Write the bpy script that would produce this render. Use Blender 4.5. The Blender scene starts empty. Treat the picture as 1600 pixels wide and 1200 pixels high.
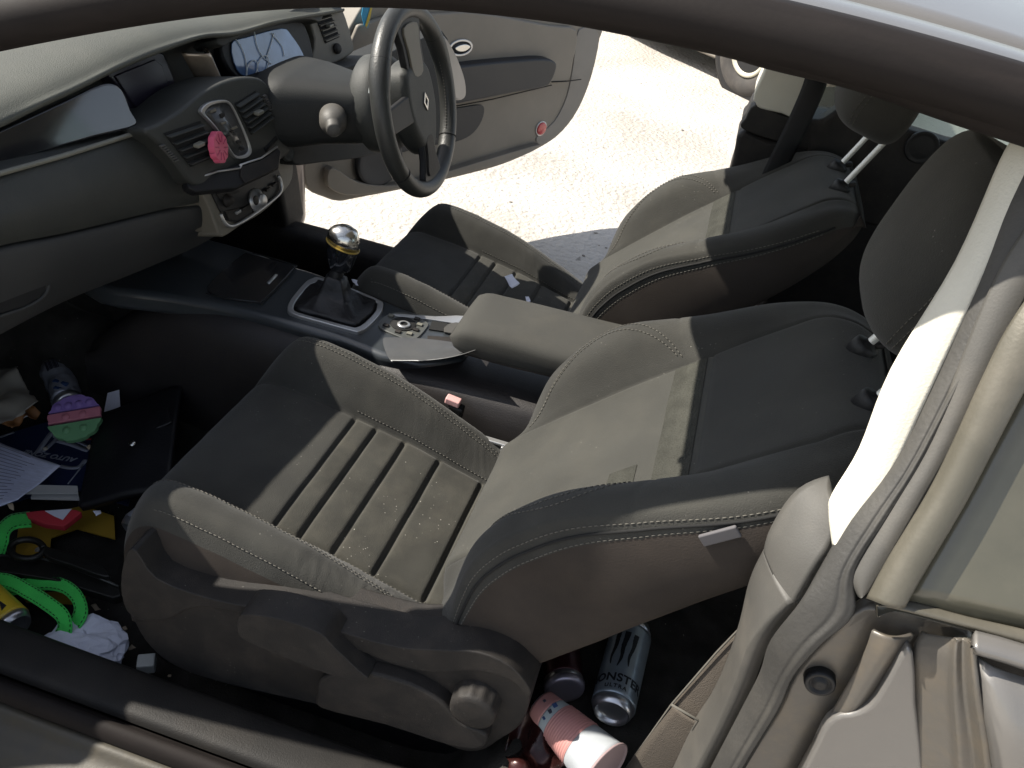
import bpy, bmesh, math, random
from mathutils import Vector, Matrix, noise
random.seed(7)
SC = bpy.context.scene
COL = SC.collection
# ------------------------------------------------------------------ camera
CL = Vector((0.1821744, -0.43616114, 1.5371541))
RX, RR, RZ, FPX = math.radians(55.21896), math.radians(10.20142), math.radians(10.20322), 1299.812
ROT = Matrix.Rotation(RZ, 3, 'Z') @ Matrix.Rotation(RX, 3, 'X') @ Matrix.Rotation(RR, 3, 'Z')
cam = bpy.data.objects.new('camera', bpy.data.cameras.new('camera'))
COL.objects.link(cam)
cam.data.sensor_width = 36.0
cam.data.lens = FPX / 1600 * 36
cam.data.clip_start = 0.02
cam.data.clip_end = 500
cam.matrix_world = Matrix.Translation(CL) @ ROT.to_4x4()
SC.camera = cam
# ------------------------------------------------------------------ sky, sun, exposure
ELEV, AZ = math.radians(45.5), math.radians(184)      # sun stands ahead of the car (-x), a touch towards -y
TO_SUN = Vector((math.cos(ELEV) * math.cos(AZ), math.cos(ELEV) * math.sin(AZ), math.sin(ELEV)))
W = bpy.data.worlds.new('World'); SC.world = W; W.use_nodes = True
wn = W.node_tree.nodes; wn.clear()
sky = wn.new('ShaderNodeTexSky'); sky.sky_type = 'NISHITA'; sky.sun_disc = False
sky.sun_elevation = ELEV; sky.sun_rotation = math.atan2(TO_SUN.x, TO_SUN.y)
bg = wn.new('ShaderNodeBackground'); bg.inputs[1].default_value = 0.10
wo = wn.new('ShaderNodeOutputWorld')
hs = wn.new('ShaderNodeHueSaturation'); hs.inputs['Saturation'].default_value = .55
W.node_tree.links.new(sky.outputs[0], hs.inputs['Color']); W.node_tree.links.new(hs.outputs[0], bg.inputs[0]); W.node_tree.links.new(bg.outputs[0], wo.inputs[0])
sun = bpy.data.objects.new('sun', bpy.data.lights.new('sun', 'SUN')); COL.objects.link(sun)
sun.data.energy = 4.8; sun.data.angle = math.radians(0.55); sun.data.color = (1.0, 0.94, 0.84)
sun.rotation_euler = (-TO_SUN).to_track_quat('-Z', 'Y').to_euler()
VS = SC.view_settings; VS.view_transform = 'Standard'; VS.look = 'None'; VS.gamma = 1; VS.exposure = 1.0
SC.cycles.use_denoising = True
SC.cycles.max_bounces = 10; SC.cycles.diffuse_bounces = 6

# ------------------------------------------------------------------ measuring helpers
def ray(px, py):
    return ROT @ Vector(((px - 800) / FPX, -(py - 600) / FPX, -1.0))
def on(p, **k):
    a, v = list(k.items())[0]; i = 'xyz'.index(a); d = ray(*p)
    return CL + d * ((v - CL[i]) / d[i])
def onp(p, o, n):
    d = ray(*p); o = Vector(o); n = Vector(n)
    return CL + d * (((o - CL) @ n if False else (o - CL).dot(n)) / d.dot(n))
V = Vector

def cr(pts, n, closed=False):
    """smooth curve through pts, n samples per span"""
    pts = [V(p) if not isinstance(p, (int, float)) else p for p in pts]
    out = []; m = len(pts)
    for i in range(m if closed else m - 1):
        if closed: p0, p1, p2, p3 = pts[i - 1], pts[i], pts[(i + 1) % m], pts[(i + 2) % m]
        else: p0, p1, p2, p3 = pts[max(i - 1, 0)], pts[i], pts[i + 1], pts[min(i + 2, m - 1)]
        for k in range(n):
            t = k / n
            out.append(0.5 * ((2 * p1) + (p2 - p0) * t + (2 * p0 - 5 * p1 + 4 * p2 - p3) * t * t + (3 * p1 - p0 - 3 * p2 + p3) * t ** 3))
    if not closed: out.append(pts[-1].copy())
    return out
def table(tab, x):
    """monotone smooth interpolation in [(x, value)]"""
    if x <= tab[0][0]: return tab[0][1]
    if x >= tab[-1][0]: return tab[-1][1]
    for i in range(len(tab) - 1):
        if tab[i][0] <= x <= tab[i + 1][0]:
            x0, y0 = tab[i]; x1, y1 = tab[i + 1]; h = x1 - x0; t = (x - x0) / h
            m0 = (y1 - tab[i - 1][1]) / (x1 - tab[i - 1][0]) if i > 0 else (y1 - y0) / h
            m1 = (tab[i + 2][1] - y0) / (tab[i + 2][0] - x0) if i + 2 < len(tab) else (y1 - y0) / h
            return (2*t**3-3*t*t+1)*y0 + (t**3-2*t*t+t)*h*m0 + (-2*t**3+3*t*t)*y1 + (t**3-t*t)*h*m1

# ------------------------------------------------------------------ materials
MATS = {}
def mat(name, col, rough=0.6, metal=0.0, var=0.12, vs=6.0, bump=0.0, bs=300.0, spec=0.5, coat=0.0, coatr=0.1,
        dust=0.0, dcol=(0.35, 0.31, 0.25), ds=9.0, lint=0.0, trans=0.0, ior=1.5, sheen=0.0, weave=False, alpha=1.0, streak=None):
    m = bpy.data.materials.new(name); m.use_nodes = True; MATS[name] = m
    N = m.node_tree.nodes; L = m.node_tree.links; b = N['Principled BSDF']
    tc = N.new('ShaderNodeTexCoord'); co = tc.outputs['Object']
    if streak:
        mp = N.new('ShaderNodeMapping'); mp.inputs['Scale'].default_value = streak; L.new(co, mp.inputs[0]); co2 = mp.outputs[0]
    else: co2 = co
    n1 = N.new('ShaderNodeTexNoise'); n1.inputs['Scale'].default_value = vs; n1.inputs['Detail'].default_value = 6; L.new(co2, n1.inputs[0])
    r1 = N.new('ShaderNodeMapRange'); r1.inputs[1].default_value = .3; r1.inputs[2].default_value = .7
    r1.inputs[3].default_value = 1 - var; r1.inputs[4].default_value = 1 + var; L.new(n1.outputs[0], r1.inputs[0])
    mx = N.new('ShaderNodeVectorMath'); mx.operation = 'SCALE'; mx.inputs[0].default_value = col[:3]; L.new(r1.outputs[0], mx.inputs['Scale'])
    c = mx.outputs[0]
    if dust > 0:
        n2 = N.new('ShaderNodeTexNoise'); n2.inputs['Scale'].default_value = ds; n2.inputs['Detail'].default_value = 8; n2.inputs['Roughness'].default_value = .65; L.new(co, n2.inputs[0])
        r2 = N.new('ShaderNodeMapRange'); r2.inputs[1].default_value = .45; r2.inputs[2].default_value = .8; r2.inputs[3].default_value = dust * .15; r2.inputs[4].default_value = dust; L.new(n2.outputs[0], r2.inputs[0])
        mm = N.new('ShaderNodeMix'); mm.data_type = 'RGBA'; L.new(r2.outputs[0], mm.inputs[0]); L.new(c, mm.inputs[6]); mm.inputs[7].default_value = (*dcol, 1); c = mm.outputs[2]
    if lint > 0:
        v = N.new('ShaderNodeTexVoronoi'); v.inputs['Scale'].default_value = 110; L.new(co, v.inputs[0])
        r3 = N.new('ShaderNodeMapRange'); r3.inputs[1].default_value = .05; r3.inputs[2].default_value = .12; r3.inputs[3].default_value = lint; r3.inputs[4].default_value = 0; L.new(v.outputs[0], r3.inputs[0])
        n3 = N.new('ShaderNodeTexNoise'); n3.inputs['Scale'].default_value = 14; L.new(co, n3.inputs[0])
        r4 = N.new('ShaderNodeMapRange'); r4.inputs[1].default_value = .55; r4.inputs[2].default_value = .66; L.new(n3.outputs[0], r4.inputs[0])
        mu = N.new('ShaderNodeMath'); mu.operation = 'MULTIPLY'; L.new(r3.outputs[0], mu.inputs[0]); L.new(r4.outputs[0], mu.inputs[1])
        mm = N.new('ShaderNodeMix'); mm.data_type = 'RGBA'; L.new(mu.outputs[0], mm.inputs[0]); L.new(c, mm.inputs[6]); mm.inputs[7].default_value = (.45, .43, .38, 1); c = mm.outputs[2]
    L.new(c, b.inputs['Base Color'])
    b.inputs['Roughness'].default_value = rough; b.inputs['Metallic'].default_value = metal
    b.inputs['Specular IOR Level'].default_value = spec; b.inputs['IOR'].default_value = ior
    b.inputs['Coat Weight'].default_value = coat; b.inputs['Coat Roughness'].default_value = coatr
    b.inputs['Transmission Weight'].default_value = trans; b.inputs['Sheen Weight'].default_value = sheen; b.inputs['Alpha'].default_value = alpha
    b.inputs['Sheen Roughness'].default_value = .5
    if bump > 0:
        if weave:
            n4 = N.new('ShaderNodeTexVoronoi'); n4.inputs['Scale'].default_value = bs; L.new(co, n4.inputs[0]); h = n4.outputs[0]
        else:
            n4 = N.new('ShaderNodeTexNoise'); n4.inputs['Scale'].default_value = bs; n4.inputs['Detail'].default_value = 5; L.new(co, n4.inputs[0]); h = n4.outputs[0]
        bp = N.new('ShaderNodeBump'); bp.inputs['Strength'].default_value = bump; bp.inputs['Distance'].default_value = .002
        L.new(h, bp.inputs['Height']); L.new(bp.outputs[0], b.inputs['Normal'])
        if rough > .25:
            r5 = N.new('ShaderNodeMapRange'); r5.inputs[3].default_value = rough - .08; r5.inputs[4].default_value = min(1, rough + .1); L.new(n1.outputs[0], r5.inputs[0]); L.new(r5.outputs[0], b.inputs['Roughness'])
    return m
cloth = mat('seat_cloth', (.036, .0355, .032), .92, bump=.45, bs=600, vs=7, var=.24, dust=.20, dcol=(.105, .098, .08), ds=12, lint=.35, sheen=.12, spec=.2)
cloth_in = mat('seat_cloth_insert', (.045, .0445, .039), .92, bump=.4, bs=650, vs=8, var=.14, dust=.18, dcol=(.13, .12, .095), ds=12, lint=.5, sheen=.12, spec=.2)
cloth_rib = mat('ribbed_cloth', (.041, .0402, .0345), .95, bump=.45, bs=600, vs=12, var=.24, dust=.38, dcol=(.125, .113, .088), ds=16, lint=1.0, sheen=.1, spec=.2)
cloth_side = mat('seat_side_cloth', (.040, .034, .030), .8, bump=.25, bs=500, vs=7, var=.22, dust=.28, dcol=(.10, .078, .06), ds=10, spec=.12)
perf = mat('perforated_cloth', (.045, .045, .038), .95, bump=1.0, bs=260, weave=True, vs=30, var=.2, spec=.2)
thread = mat('pale_thread', (.115, .108, .092), .85)
groove = mat('black_groove', (.008, .008, .008), .9)
dashp = mat('dash_pad_plastic', (.066, .069, .058), .62, bump=.5, bs=500, vs=3, var=.06, dust=.15, dcol=(.2, .19, .15), spec=.45)
dashd = mat('dark_dash_plastic', (.030, .032, .029), .6, bump=.4, bs=600, vs=5, var=.1, dust=.2, dcol=(.10, .095, .08), ds=16, lint=.15)
dashl = mat('lower_dash_plastic', (.030, .031, .032), .65, bump=.3, bs=600, dust=.1, dcol=(.12, .11, .09))
dashb = mat('beige_grey_plastic', (.15, .135, .105), .5, bump=.3, bs=600, dust=.2, dcol=(.24, .21, .16))
trimp = mat('seat_trim_plastic', (.019, .018, .0175), .55, bump=.35, bs=650, vs=8, var=.15, dust=.22, dcol=(.13, .105, .085), ds=22, lint=.25, spec=.22)
blackp = mat('black_plastic', (.012, .012, .013), .5, spec=.35, bump=.15, bs=500)
carpet = mat('carpet', (.032, .030, .027), 1.0, bump=1.0, bs=350, vs=20, var=.4, dust=.12, dcol=(.09, .08, .06), lint=1.0, spec=.1)
glossb = mat('gloss_black', (.012, .013, .016), .08, spec=.8, coat=.6, coatr=.05, bump=0)
cons = mat('console_gloss', (.030, .036, .042), .3, spec=.6, coat=.35, coatr=.2, dust=.15, dcol=(.14, .13, .11))
silver = mat('satin_silver', (.52, .52, .52), .35, metal=.75, dust=.2, dcol=(.3, .28, .24), bump=.05)
chrome = mat('chrome', (.62, .61, .58), .22, metal=1.0, dust=.2, dcol=(.3, .28, .24))
screen = mat('screen_glass', (.022, .019, .03), .2, spec=.5, dust=.1, dcol=(.08, .07, .09))
leather = mat('wheel_leather', (.030, .031, .029), .42, bump=.3, bs=260, vs=12, dust=.06, dcol=(.12, .11, .09))
rubber = mat('seal_rubber', (.012, .0095, .0088), .72, spec=.2, bump=.08, bs=200, vs=14, var=.2, dust=.08, dcol=(.06, .045, .04), streak=(1, 6, 6))
sealr = mat('pillar_seal_rubber', (.034, .033, .031), .6, bump=.3, bs=200, vs=10, var=.15, dust=.3, dcol=(.16, .145, .12))
paint = mat('metallic_paint', (.17, .163, .155), .42, metal=.3, bump=.12, bs=900, coat=.7, coatr=.12, vs=3, var=.05, dust=.25, dcol=(.24, .22, .19))
jamb = mat('dusty_jamb_paint', (.11, .104, .095), .42, metal=.25, coat=.3, coatr=.3, dust=.75, dcol=(.19, .15, .10), ds=20, bump=.2, bs=150)
sillpaint = mat('dusty_sill_paint', (.055, .052, .045), .55, metal=.1, coat=.1, coatr=.3, dust=.6, dcol=(.10, .075, .035), ds=10, bump=.2, bs=150)
cream = mat('cream_pillar_trim', (.60, .575, .49), .7, bump=.3, bs=400, dust=.1)
greytrim = mat('grey_pillar_plastic', (.062, .060, .055), .55, bump=.12, bs=500, dust=.25, dcol=(.25, .22, .18))
liner = mat('headliner_cloth', (.50, .48, .42), .95, bump=.4, bs=500)
tint = mat('dusty_reflecting_glass', (.085, .08, .058), .22, spec=.7, vs=2.5, var=.25, dust=.35, dcol=(.2, .18, .13), ds=5, bump=.05, bs=60)  # olive base colour holds reflected surroundings along with the dust
beltm = mat('belt_webbing', (.060, .050, .040), .8, bump=.8, bs=700, dust=.3, dcol=(.14, .11, .08), streak=(1, 1, 1))
doorp = mat('door_panel_plastic', (.19, .17, .14), .6, bump=.3, bs=500, dust=.3, dcol=(.24, .21, .17), ds=5)
doord = mat('door_dark_plastic', (.015, .016, .019), .5, bump=.3, bs=400)
sand = None

# ------------------------------------------------------------------ object helpers
def props(o, label=None, cat=None, group=None, kind=None):
    if label: o['label'] = label
    if cat: o['category'] = cat
    if group: o['group'] = group
    if kind: o['kind'] = kind
    return o
def thing(name, label, cat, loc=(0, 0, 0), group=None):
    o = bpy.data.objects.new(name, None); COL.objects.link(o); o.location = loc; o.empty_display_size = .05
    return props(o, label, cat, group)
def obj(name, vs, fs, m, parent=None, smooth=True, bevel=0.0, seg=3, sub=0, solid=0.0, mi=None, autosmooth=None):
    me = bpy.data.meshes.new(name); me.from_pydata([tuple(v) for v in vs], [], [tuple(f) for f in fs])
    ms = m if isinstance(m, (list, tuple)) else [m]
    for x in ms: me.materials.append(x)
    if mi:
        for p, i in zip(me.polygons, mi): p.material_index = i
    o = bpy.data.objects.new(name, me); COL.objects.link(o)
    return finish(o, parent, smooth, bevel, seg, sub, solid)
def finish(o, parent=None, smooth=True, bevel=0, seg=3, sub=0, solid=0):
    me = o.data
    bm = bmesh.new(); bm.from_mesh(me); bmesh.ops.recalc_face_normals(bm, faces=bm.faces); bm.to_mesh(me); bm.free()
    if smooth:
        for p in me.polygons: p.use_smooth = True
    if parent is not None:
        o.parent = parent
        r = parent
        while r.parent: r = r.parent
        if parent.parent is None: o.location = -parent.location
    if solid: x = o.modifiers.new('s', 'SOLIDIFY'); x.thickness = solid; x.offset = -1
    if bevel:
        x = o.modifiers.new('b', 'BEVEL'); x.width = bevel; x.segments = seg; x.limit_method = 'ANGLE'; x.angle_limit = math.radians(35); x.harden_normals = True
    if sub: x = o.modifiers.new('u', 'SUBSURF'); x.levels = sub; x.render_levels = sub
    return o
def grid(rows, closed=False, cap=False):
    vs = [p for r in rows for p in r]; n = len(rows[0]); fs = []
    for i in range(len(rows) - 1):
        for j in range(n if closed else n - 1):
            a = i * n + j; b = i * n + (j + 1) % n
            fs.append((a, b, b + n, a + n))
    if cap:
        fs.append(tuple(range(n))); k = (len(rows) - 1) * n; fs.append(tuple(range(k, k + n)))
    return vs, fs
def join(*parts):
    vs, fs = [], []
    for a, b in parts:
        k = len(vs); vs += list(a); fs += [tuple(i + k for i in f) for f in b]
    return vs, fs
def box(c, s, R=None):
    c = V(c); q = [V((x * s[0] / 2, y * s[1] / 2, z * s[2] / 2)) for x in (-1, 1) for y in (-1, 1) for z in (-1, 1)]
    if R: q = [R @ p for p in q]
    return [c + p for p in q], [(0, 1, 3, 2), (4, 6, 7, 5), (0, 4, 5, 1), (2, 3, 7, 6), (0, 2, 6, 4), (1, 5, 7, 3)]
def frames(path, up):
    out = []
    for i, p in enumerate(path):
        t = (path[min(i + 1, len(path) - 1)] - path[max(i - 1, 0)]).normalized()
        u = up[i] if isinstance(up, list) else up
        s = t.cross(V(u)).normalized(); w = s.cross(t).normalized(); out.append((p, s, w))
    return out
def sweep(path, prof, up=(0, 0, 1), closedprof=True, scale=None, cap=True):
    rows = []
    for i, (p, s, w) in enumerate(frames(path, up)):
        k = scale[i] if scale else 1
        rows.append([p + s * (a * k) + w * (b * k) for a, b in prof])
    return grid(rows, closedprof, cap and closedprof)
def circ(r, n=16, ry=None): return [(r * math.cos(2 * math.pi * i / n), (ry or r) * math.sin(2 * math.pi * i / n)) for i in range(n)]
def tube(path, r, n=12, up=(0, 0, 1), scale=None): return sweep(path, circ(r, n), up, scale=scale)
def lathe(o, axis, prof, n=40, xr=None):
    """prof: [(radius, height along axis)]"""
    a = V(axis).normalized(); u = V(xr).normalized() if xr else a.orthogonal().normalized(); u = (u - a * u.dot(a)).normalized(); v = a.cross(u); o = V(o)
    rows = [[o + a * h + (u * math.cos(2 * math.pi * k / n) + v * math.sin(2 * math.pi * k / n)) * r for k in range(n)] for r, h in prof]
    return grid(rows, True, True)
def plate(pts, n, th):
    """closed outline pts, pushed back by th along -n"""
    n = V(n).normalized(); m = len(pts)
    vs = list(pts) + [p - n * th for p in pts]
    fs = [tuple(range(m)), tuple(range(2 * m - 1, m - 1, -1))] + [(i, i + m, (i + 1) % m + m, (i + 1) % m) for i in range(m)]
    return vs, fs
def ringplate(po, pi, n, th):
    n = V(n).normalized(); m = len(po)
    vs = list(po) + list(pi) + [p - n * th for p in po] + [p - n * th for p in pi]; fs = []
    for i in range(m):
        j = (i + 1) % m
        fs += [(i, j, j + m, i + m), (i + 2 * m, i + 3 * m, j + 3 * m, j + 2 * m), (i, i + 2 * m, j + 2 * m, j), (i + m, j + m, j + 3 * m, i + 3 * m)]
    return vs, fs
def dashes(path, ln=.0045, gap=.0028, r=.0007):
    """sewn thread: short rounded stitches laid along a path"""
    d = [0]
    for a, b in zip(path, path[1:]): d.append(d[-1] + (b - a).length)
    def at(s):
        for i in range(len(d) - 1):
            if d[i + 1] >= s: return path[i].lerp(path[i + 1], (s - d[i]) / max(1e-9, d[i + 1] - d[i]))
        return path[-1]
    vs, fs = [], []; s = 0
    while s + ln < d[-1]:
        a, b = at(s), at(s + ln); g = tube([a, a.lerp(b, .5) + V((0, 0, r * .4)), b], r, 5); k = len(vs); vs += g[0]; fs += [tuple(i + k for i in f) for f in g[1]]; s += ln + gap
    return vs, fs
def text_mesh(s, size, extr=0.0004, align='CENTER', shear=0.0, spacing=1.0):
    c = bpy.data.curves.new('t', 'FONT'); c.offset = size * .025; c.body = s; c.size = size; c.extrude = extr; c.align_x = align; c.shear = shear; c.space_character = spacing
    o = bpy.data.objects.new('t', c); COL.objects.link(o)
    dg = bpy.context.evaluated_depsgraph_get(); dg.update(); me = bpy.data.meshes.new_from_object(o.evaluated_get(dg))
    vs = [v.co.copy() for v in me.vertices]; fs = [tuple(p.vertices) for p in me.polygons]
    bpy.data.objects.remove(o); bpy.data.curves.remove(c); bpy.data.meshes.remove(me)
    return vs, fs
def jitter(vs, a, sc):
    return [p + noise.noise_vector(p * sc) * a for p in vs]
def quad(a, b, c, d, nu=12, nv=12, f=None):
    rows = []
    for i in range(nu + 1):
        u = i / nu; rows.append([])
        for j in range(nv + 1):
            v = j / nv; p = a.lerp(b, v).lerp(d.lerp(c, v), u)
            if f: p = f(p, u, v)
            rows[-1].append(p)
    return grid(rows)

# ================================================================== ground
def make_ground():
    m = bpy.data.materials.new('dusty_ground'); m.use_nodes = True; N = m.node_tree.nodes; L = m.node_tree.links; b = N['Principled BSDF']
    tc = N.new('ShaderNodeTexCoord'); n1 = N.new('ShaderNodeTexNoise'); n1.inputs['Scale'].default_value = 1.2; n1.inputs['Detail'].default_value = 10; L.new(tc.outputs['Object'], n1.inputs[0])
    cr_ = N.new('ShaderNodeValToRGB'); cr_.color_ramp.elements[0].color = (.37, .34, .30, 1); cr_.color_ramp.elements[1].color = (.56, .525, .48, 1); cr_.color_ramp.elements[0].position = .3; cr_.color_ramp.elements[1].position = .7
    L.new(n1.outputs[0], cr_.inputs[0])
    n2 = N.new('ShaderNodeTexNoise'); n2.inputs['Scale'].default_value = 11; n2.inputs['Detail'].default_value = 8; L.new(tc.outputs['Object'], n2.inputs[0])
    r = N.new('ShaderNodeMapRange'); r.inputs[1].default_value = .68; r.inputs[2].default_value = .74; L.new(n2.outputs[0], r.inputs[0])
    mx = N.new('ShaderNodeMix'); mx.data_type = 'RGBA'; L.new(r.outputs[0], mx.inputs[0]); L.new(cr_.outputs[0], mx.inputs[6]); mx.inputs[7].default_value = (.14, .13, .11, 1)
    L.new(mx.outputs[2], b.inputs['Base Color']); b.inputs['Roughness'].default_value = .95
    n3 = N.new('ShaderNodeTexNoise'); n3.inputs['Scale'].default_value = 35; n3.inputs['Detail'].default_value = 8; L.new(tc.outputs['Object'], n3.inputs[0])
    bp = N.new('ShaderNodeBump'); bp.inputs['Strength'].default_value = .7; bp.inputs['Distance'].default_value = .03; L.new(n3.outputs[0], bp.inputs['Height']); L.new(bp.outputs[0], b.inputs['Normal'])
    rows = []
    xs = [-200, -40, -15] + [-8 + .25 * i for i in range(65)] + [15, 40, 200]; ys = [-200, -40, -12] + [-5 + .25 * i for i in range(73)] + [20, 60, 200]
    for x in xs: rows.append([V((x, y, (.012 * noise.noise(V((x * 1.7, y * 1.7, 0))) if abs(x) < 8 else 0))) for y in ys])
    props(obj('ground', *grid(rows), m), 'pale dusty bare ground in full sun', kind='structure')
make_ground()
# ================================================================== the car shell
car = thing('car_body', 'grey coupe shell seen through its open passenger doorway, roof, sills, pillars and carpeted floor', 'car', (0.0, .9, 0))
def bp(p, off=0.0):
    q = onp(p, (0, .12 + off, .95), (0, 1, -.45))
    return q if q.z > .95 else on(p, y=.12 + off)
def strip(name, Lp, Rp, offL, offR, m, parent=car, bulge=0.0, th=.012, n=5, cols=10, prof=None):
    Lp = cr([bp(p, offL) for p in Lp], n); Rp = cr([bp(p, offR) for p in Rp], n); k = min(len(Lp), len(Rp)); rows = []
    for a, b in zip(Lp[:k], Rp[:k]):
        row = []
        for j in range(cols + 1):
            t = j / cols; w = (prof(t) if prof else math.sin(math.pi * t)) * bulge
            row.append(a.lerp(b, t) + V((-.2, -.9, .3)) * w)
        rows.append(row)
    return obj(name, *grid(rows), m, parent, solid=th)
def zr(x): return table([(-.62, 1.22), (-.4, 1.305), (-.21, 1.352), (.04, 1.384), (.24, 1.383), (.43, 1.37), (.8, 1.32), (1.3, 1.19)], x)
def ext(name, prof, x0, x1, m, parent=car, n=24, **k):
    rows = []
    for i in range(n + 1):
        x = x0 + (x1 - x0) * i / n; rows.append([V((x, y + .006 * noise.noise(V((x * 3, 1, 1))), z + .003 * noise.noise(V((x * 5, y * 3, 4))))) for y, z in prof])
    return obj(name, *grid(rows), m, parent, **k)
# near sill
ext('sill_trim', [(.25, .20), (.245, .24), (.232, .30), (.215, .365), (.206, .379), (.195, .385), (.165, .388), (.145, .387), (.135, .384), (.131, .374)], -1.25, .62, mat('dark_sill_plastic', (.017, .0165, .016), .55, bump=.3, bs=500, dust=.35, dcol=(.07, .06, .05), ds=7, spec=.2), sub=1)
ext('sill_seal', [(.131, .368), (.124, .374), (.119, .386), (.112, .389), (.104, .386), (.098, .378), (.097, .366)], -1.25, .62, rubber, sub=1)
ext('sill_panel', [(.100, .362), (.092, .366), (.084, .361), (.078, .351), (.058, .347), (.046, .344), (.030, .334), (.014, .318), (.002, .29), (-.002, .24), (.0, .15), (.05, .12)], -1.4, .9, sillpaint, sub=1)
# far sill and kick panel
ext('far_sill', [(1.53, .24), (1.55, .36), (1.565, .405), (1.60, .42), (1.66, .415), (1.69, .40), (1.70, .36), (1.76, .33), (1.81, .28), (1.81, .15)], -1.25, .95, trimp, sub=1)
def wallp(name, pts, m, n, th, parent=car, bevel=.006, **k): return obj(name, *plate([V(p) for p in pts], n, th), m, parent, smooth=True, bevel=bevel, **k)
wallp('kick_panel', [(-1.30, 1.60, .25), (-.98, 1.60, .25), (-.93, 1.60, .42), (-.96, 1.60, .60), (-1.0, 1.60, .80), (-1.02, 1.60, 1.0), (-1.30, 1.60, 1.0)], trimp, (0, -1, 0), .12, bevel=.02)
# the passenger door the photographer looks past, swung wide open out of the frame
NDo, NDd = V((-1.07, -.02, 0)), V((.30, -.954, 0)).normalized(); NDn = V((.954, .30, 0))
nd = obj('passenger_door', *plate(cr([NDo + NDd * a + V((0, 0, z)) for a, z in [(0, .30), (0, .95), (.5, .97), (1.25, .95), (1.30, .7), (1.22, .38), (1.0, .28), (.4, .26)]], 4, True), NDn, .11), doord, car, bevel=.015)
obj('door_armrest', *box(NDo + NDd * .65 + V((.05, .02, .68)), (.10, .55, .09), Matrix.Rotation(math.radians(17.4), 3, 'Z')), doord, nd, bevel=.02)
# floor pan with tunnel
rows = []
for i in range(61):
    x = -1.45 + i * .05
    base = table([(-1.45, .62), (-1.3, .42), (-1.18, .27), (-1.0, .245), (-.2, .25), (.08, .30), (.14, .44), (.25, .455), (.6, .455), (.95, .46), (1.0, .55), (1.6, .6)], x)
    rows.append([V((x, y, base + (.006 * noise.noise(V((x * 9, y * 9, 0)))) + max(0, .20 * (1 - (abs(y - .905) / .14) ** 2)) if abs(y - .905) < .14 else base + .008 * noise.noise(V((x * 9, y * 9, 0))))) for y in [.15 + .025 * k for k in range(61)]])
obj('floor_carpet', *grid(rows), carpet, car)
# firewall, fenders ahead of the doors, front pillars
wallp('firewall', [(-1.45, .12, .2), (-1.45, 1.69, .2), (-1.45, 1.69, 1.0), (-1.45, .12, 1.0)], blackp, (1, 0, 0), .03)
wallp('kick_panel', [(-1.30, .25, .22), (-.98, .25, .22), (-.93, .25, .42), (-.98, .25, .98), (-1.40, .25, 1.0)], trimp, (0, 1, 0), .10, bevel=.02)
for s, nm in ((0, 'fender'), (1, 'fender')):
    Y = lambda y: 1.81 - y if s else y
    rws = []
    for i in range(13):
        x = -1.02 - i * .1; rws.append([V((x, Y(yy), zz - .012 * i * (zz > .5))) for yy, zz in [(.20, .25), (.20, .6), (.20, .98), (.16, 1.03), (.08, 1.02), (.02, .96), (-.02, .8), (-.03, .45), (.0, .2)]])
    obj(nm, *grid(rws, cap=False), paint, car, solid=.015)
    path = cr([V((-1.28, Y(.12), .93)), V((-1.0, Y(.15), 1.07)), V((-.75, Y(.19), 1.19)), V((-.5, Y(.24), 1.295)), V((-.2, Y(.30), 1.385)), V((.1, Y(.32), 1.418)), V((.45, Y(.32), 1.405)), V((.85, Y(.32), 1.35))], 6)
    obj('roof_rail', *sweep(path, [((-.035 if s else -.035), -.01), (-.02, .018), (.02, .024), (.045, .0), (.03, -.03), (-.025, -.03)]), cream if s else rubber, car, sub=1)
obj('pillar_shade_tube', *tube(cr([V((-1.28, .13, .90)), V((-1.0, .165, 1.03)), V((-.75, .20, 1.145)), V((-.63, .22, 1.20))], 6), .034, 12), blackp, car)  # unseen extra thickness under the near pillar, added to shade the sill
# roof skin
ys = [(.30, .034), (.303, .042), (.31, .048), (.325, .053), (.345, .056), (.372, .058), (.384, .056), (.387, .050), (.393, .050), (.396, .058), (.43, .062), (.6, .074), (.75, .080), (.905, .083)]
ys = ys + [(1.81 - y, h) for y, h in reversed(ys[:-1])]
rows = []
for i in range(41):
    rows.append([])
    for y, h in ys:
        x0 = -.255 + .03 * ((y - .905) / .6) ** 2; x = x0 + (1.45 - x0) * (i / 40) ** 1.0
        rows[-1].append(V((x, y, zr(min(x, 1.3)) + h - (.012 if i == 0 else 0))))
obj('roof_panel', *grid(rows), paint, car, solid=.004)
rows = []
for i in range(21):
    rows.append([])
    for k in range(21):
        y = .345 + 1.12 * k / 20; x0 = -.235 + .03 * ((y - .905) / .6) ** 2; x = x0 + (1.4 - x0) * i / 20
        rows[-1].append(V((x, y, zr(min(x, 1.3)) + .048 - (.012 if k in (0, 20) else 0))))
obj('headliner', *grid(rows), liner, car, solid=.01)
# door-opening seal along the roof and down the front pillar
be = [(-200, 118), (-100, 86), (0, 60), (88, 44), (175, 31), (280, 21), (400, 11), (480, 8), (575, 10), (750, 23), (900, 42), (1119, 88), (1206, 112), (1337, 144), (1491, 197), (1600, 232), (1720, 275)]
yy = lambda px: table([(-200, .25), (0, .275), (300, .31), (480, .325), (1000, .33), (1700, .33)], px)
pa = cr([on((px, py), y=yy(px)) + V((0, -.004, .024)) for px, py in be], 5)
obj('roof_seal', *sweep(pa, [(-.022, .004), (-.018, .020), (0, .026), (.014, .020), (.019, .004), (.016, -.016), (0, -.025), (-.014, -.018)]), rubber, car, sub=1)
obj('seal_lip', *sweep([p + V((0, -.024, .008)) for p in pa], circ(.0055, 8)), rubber, car)
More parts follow.
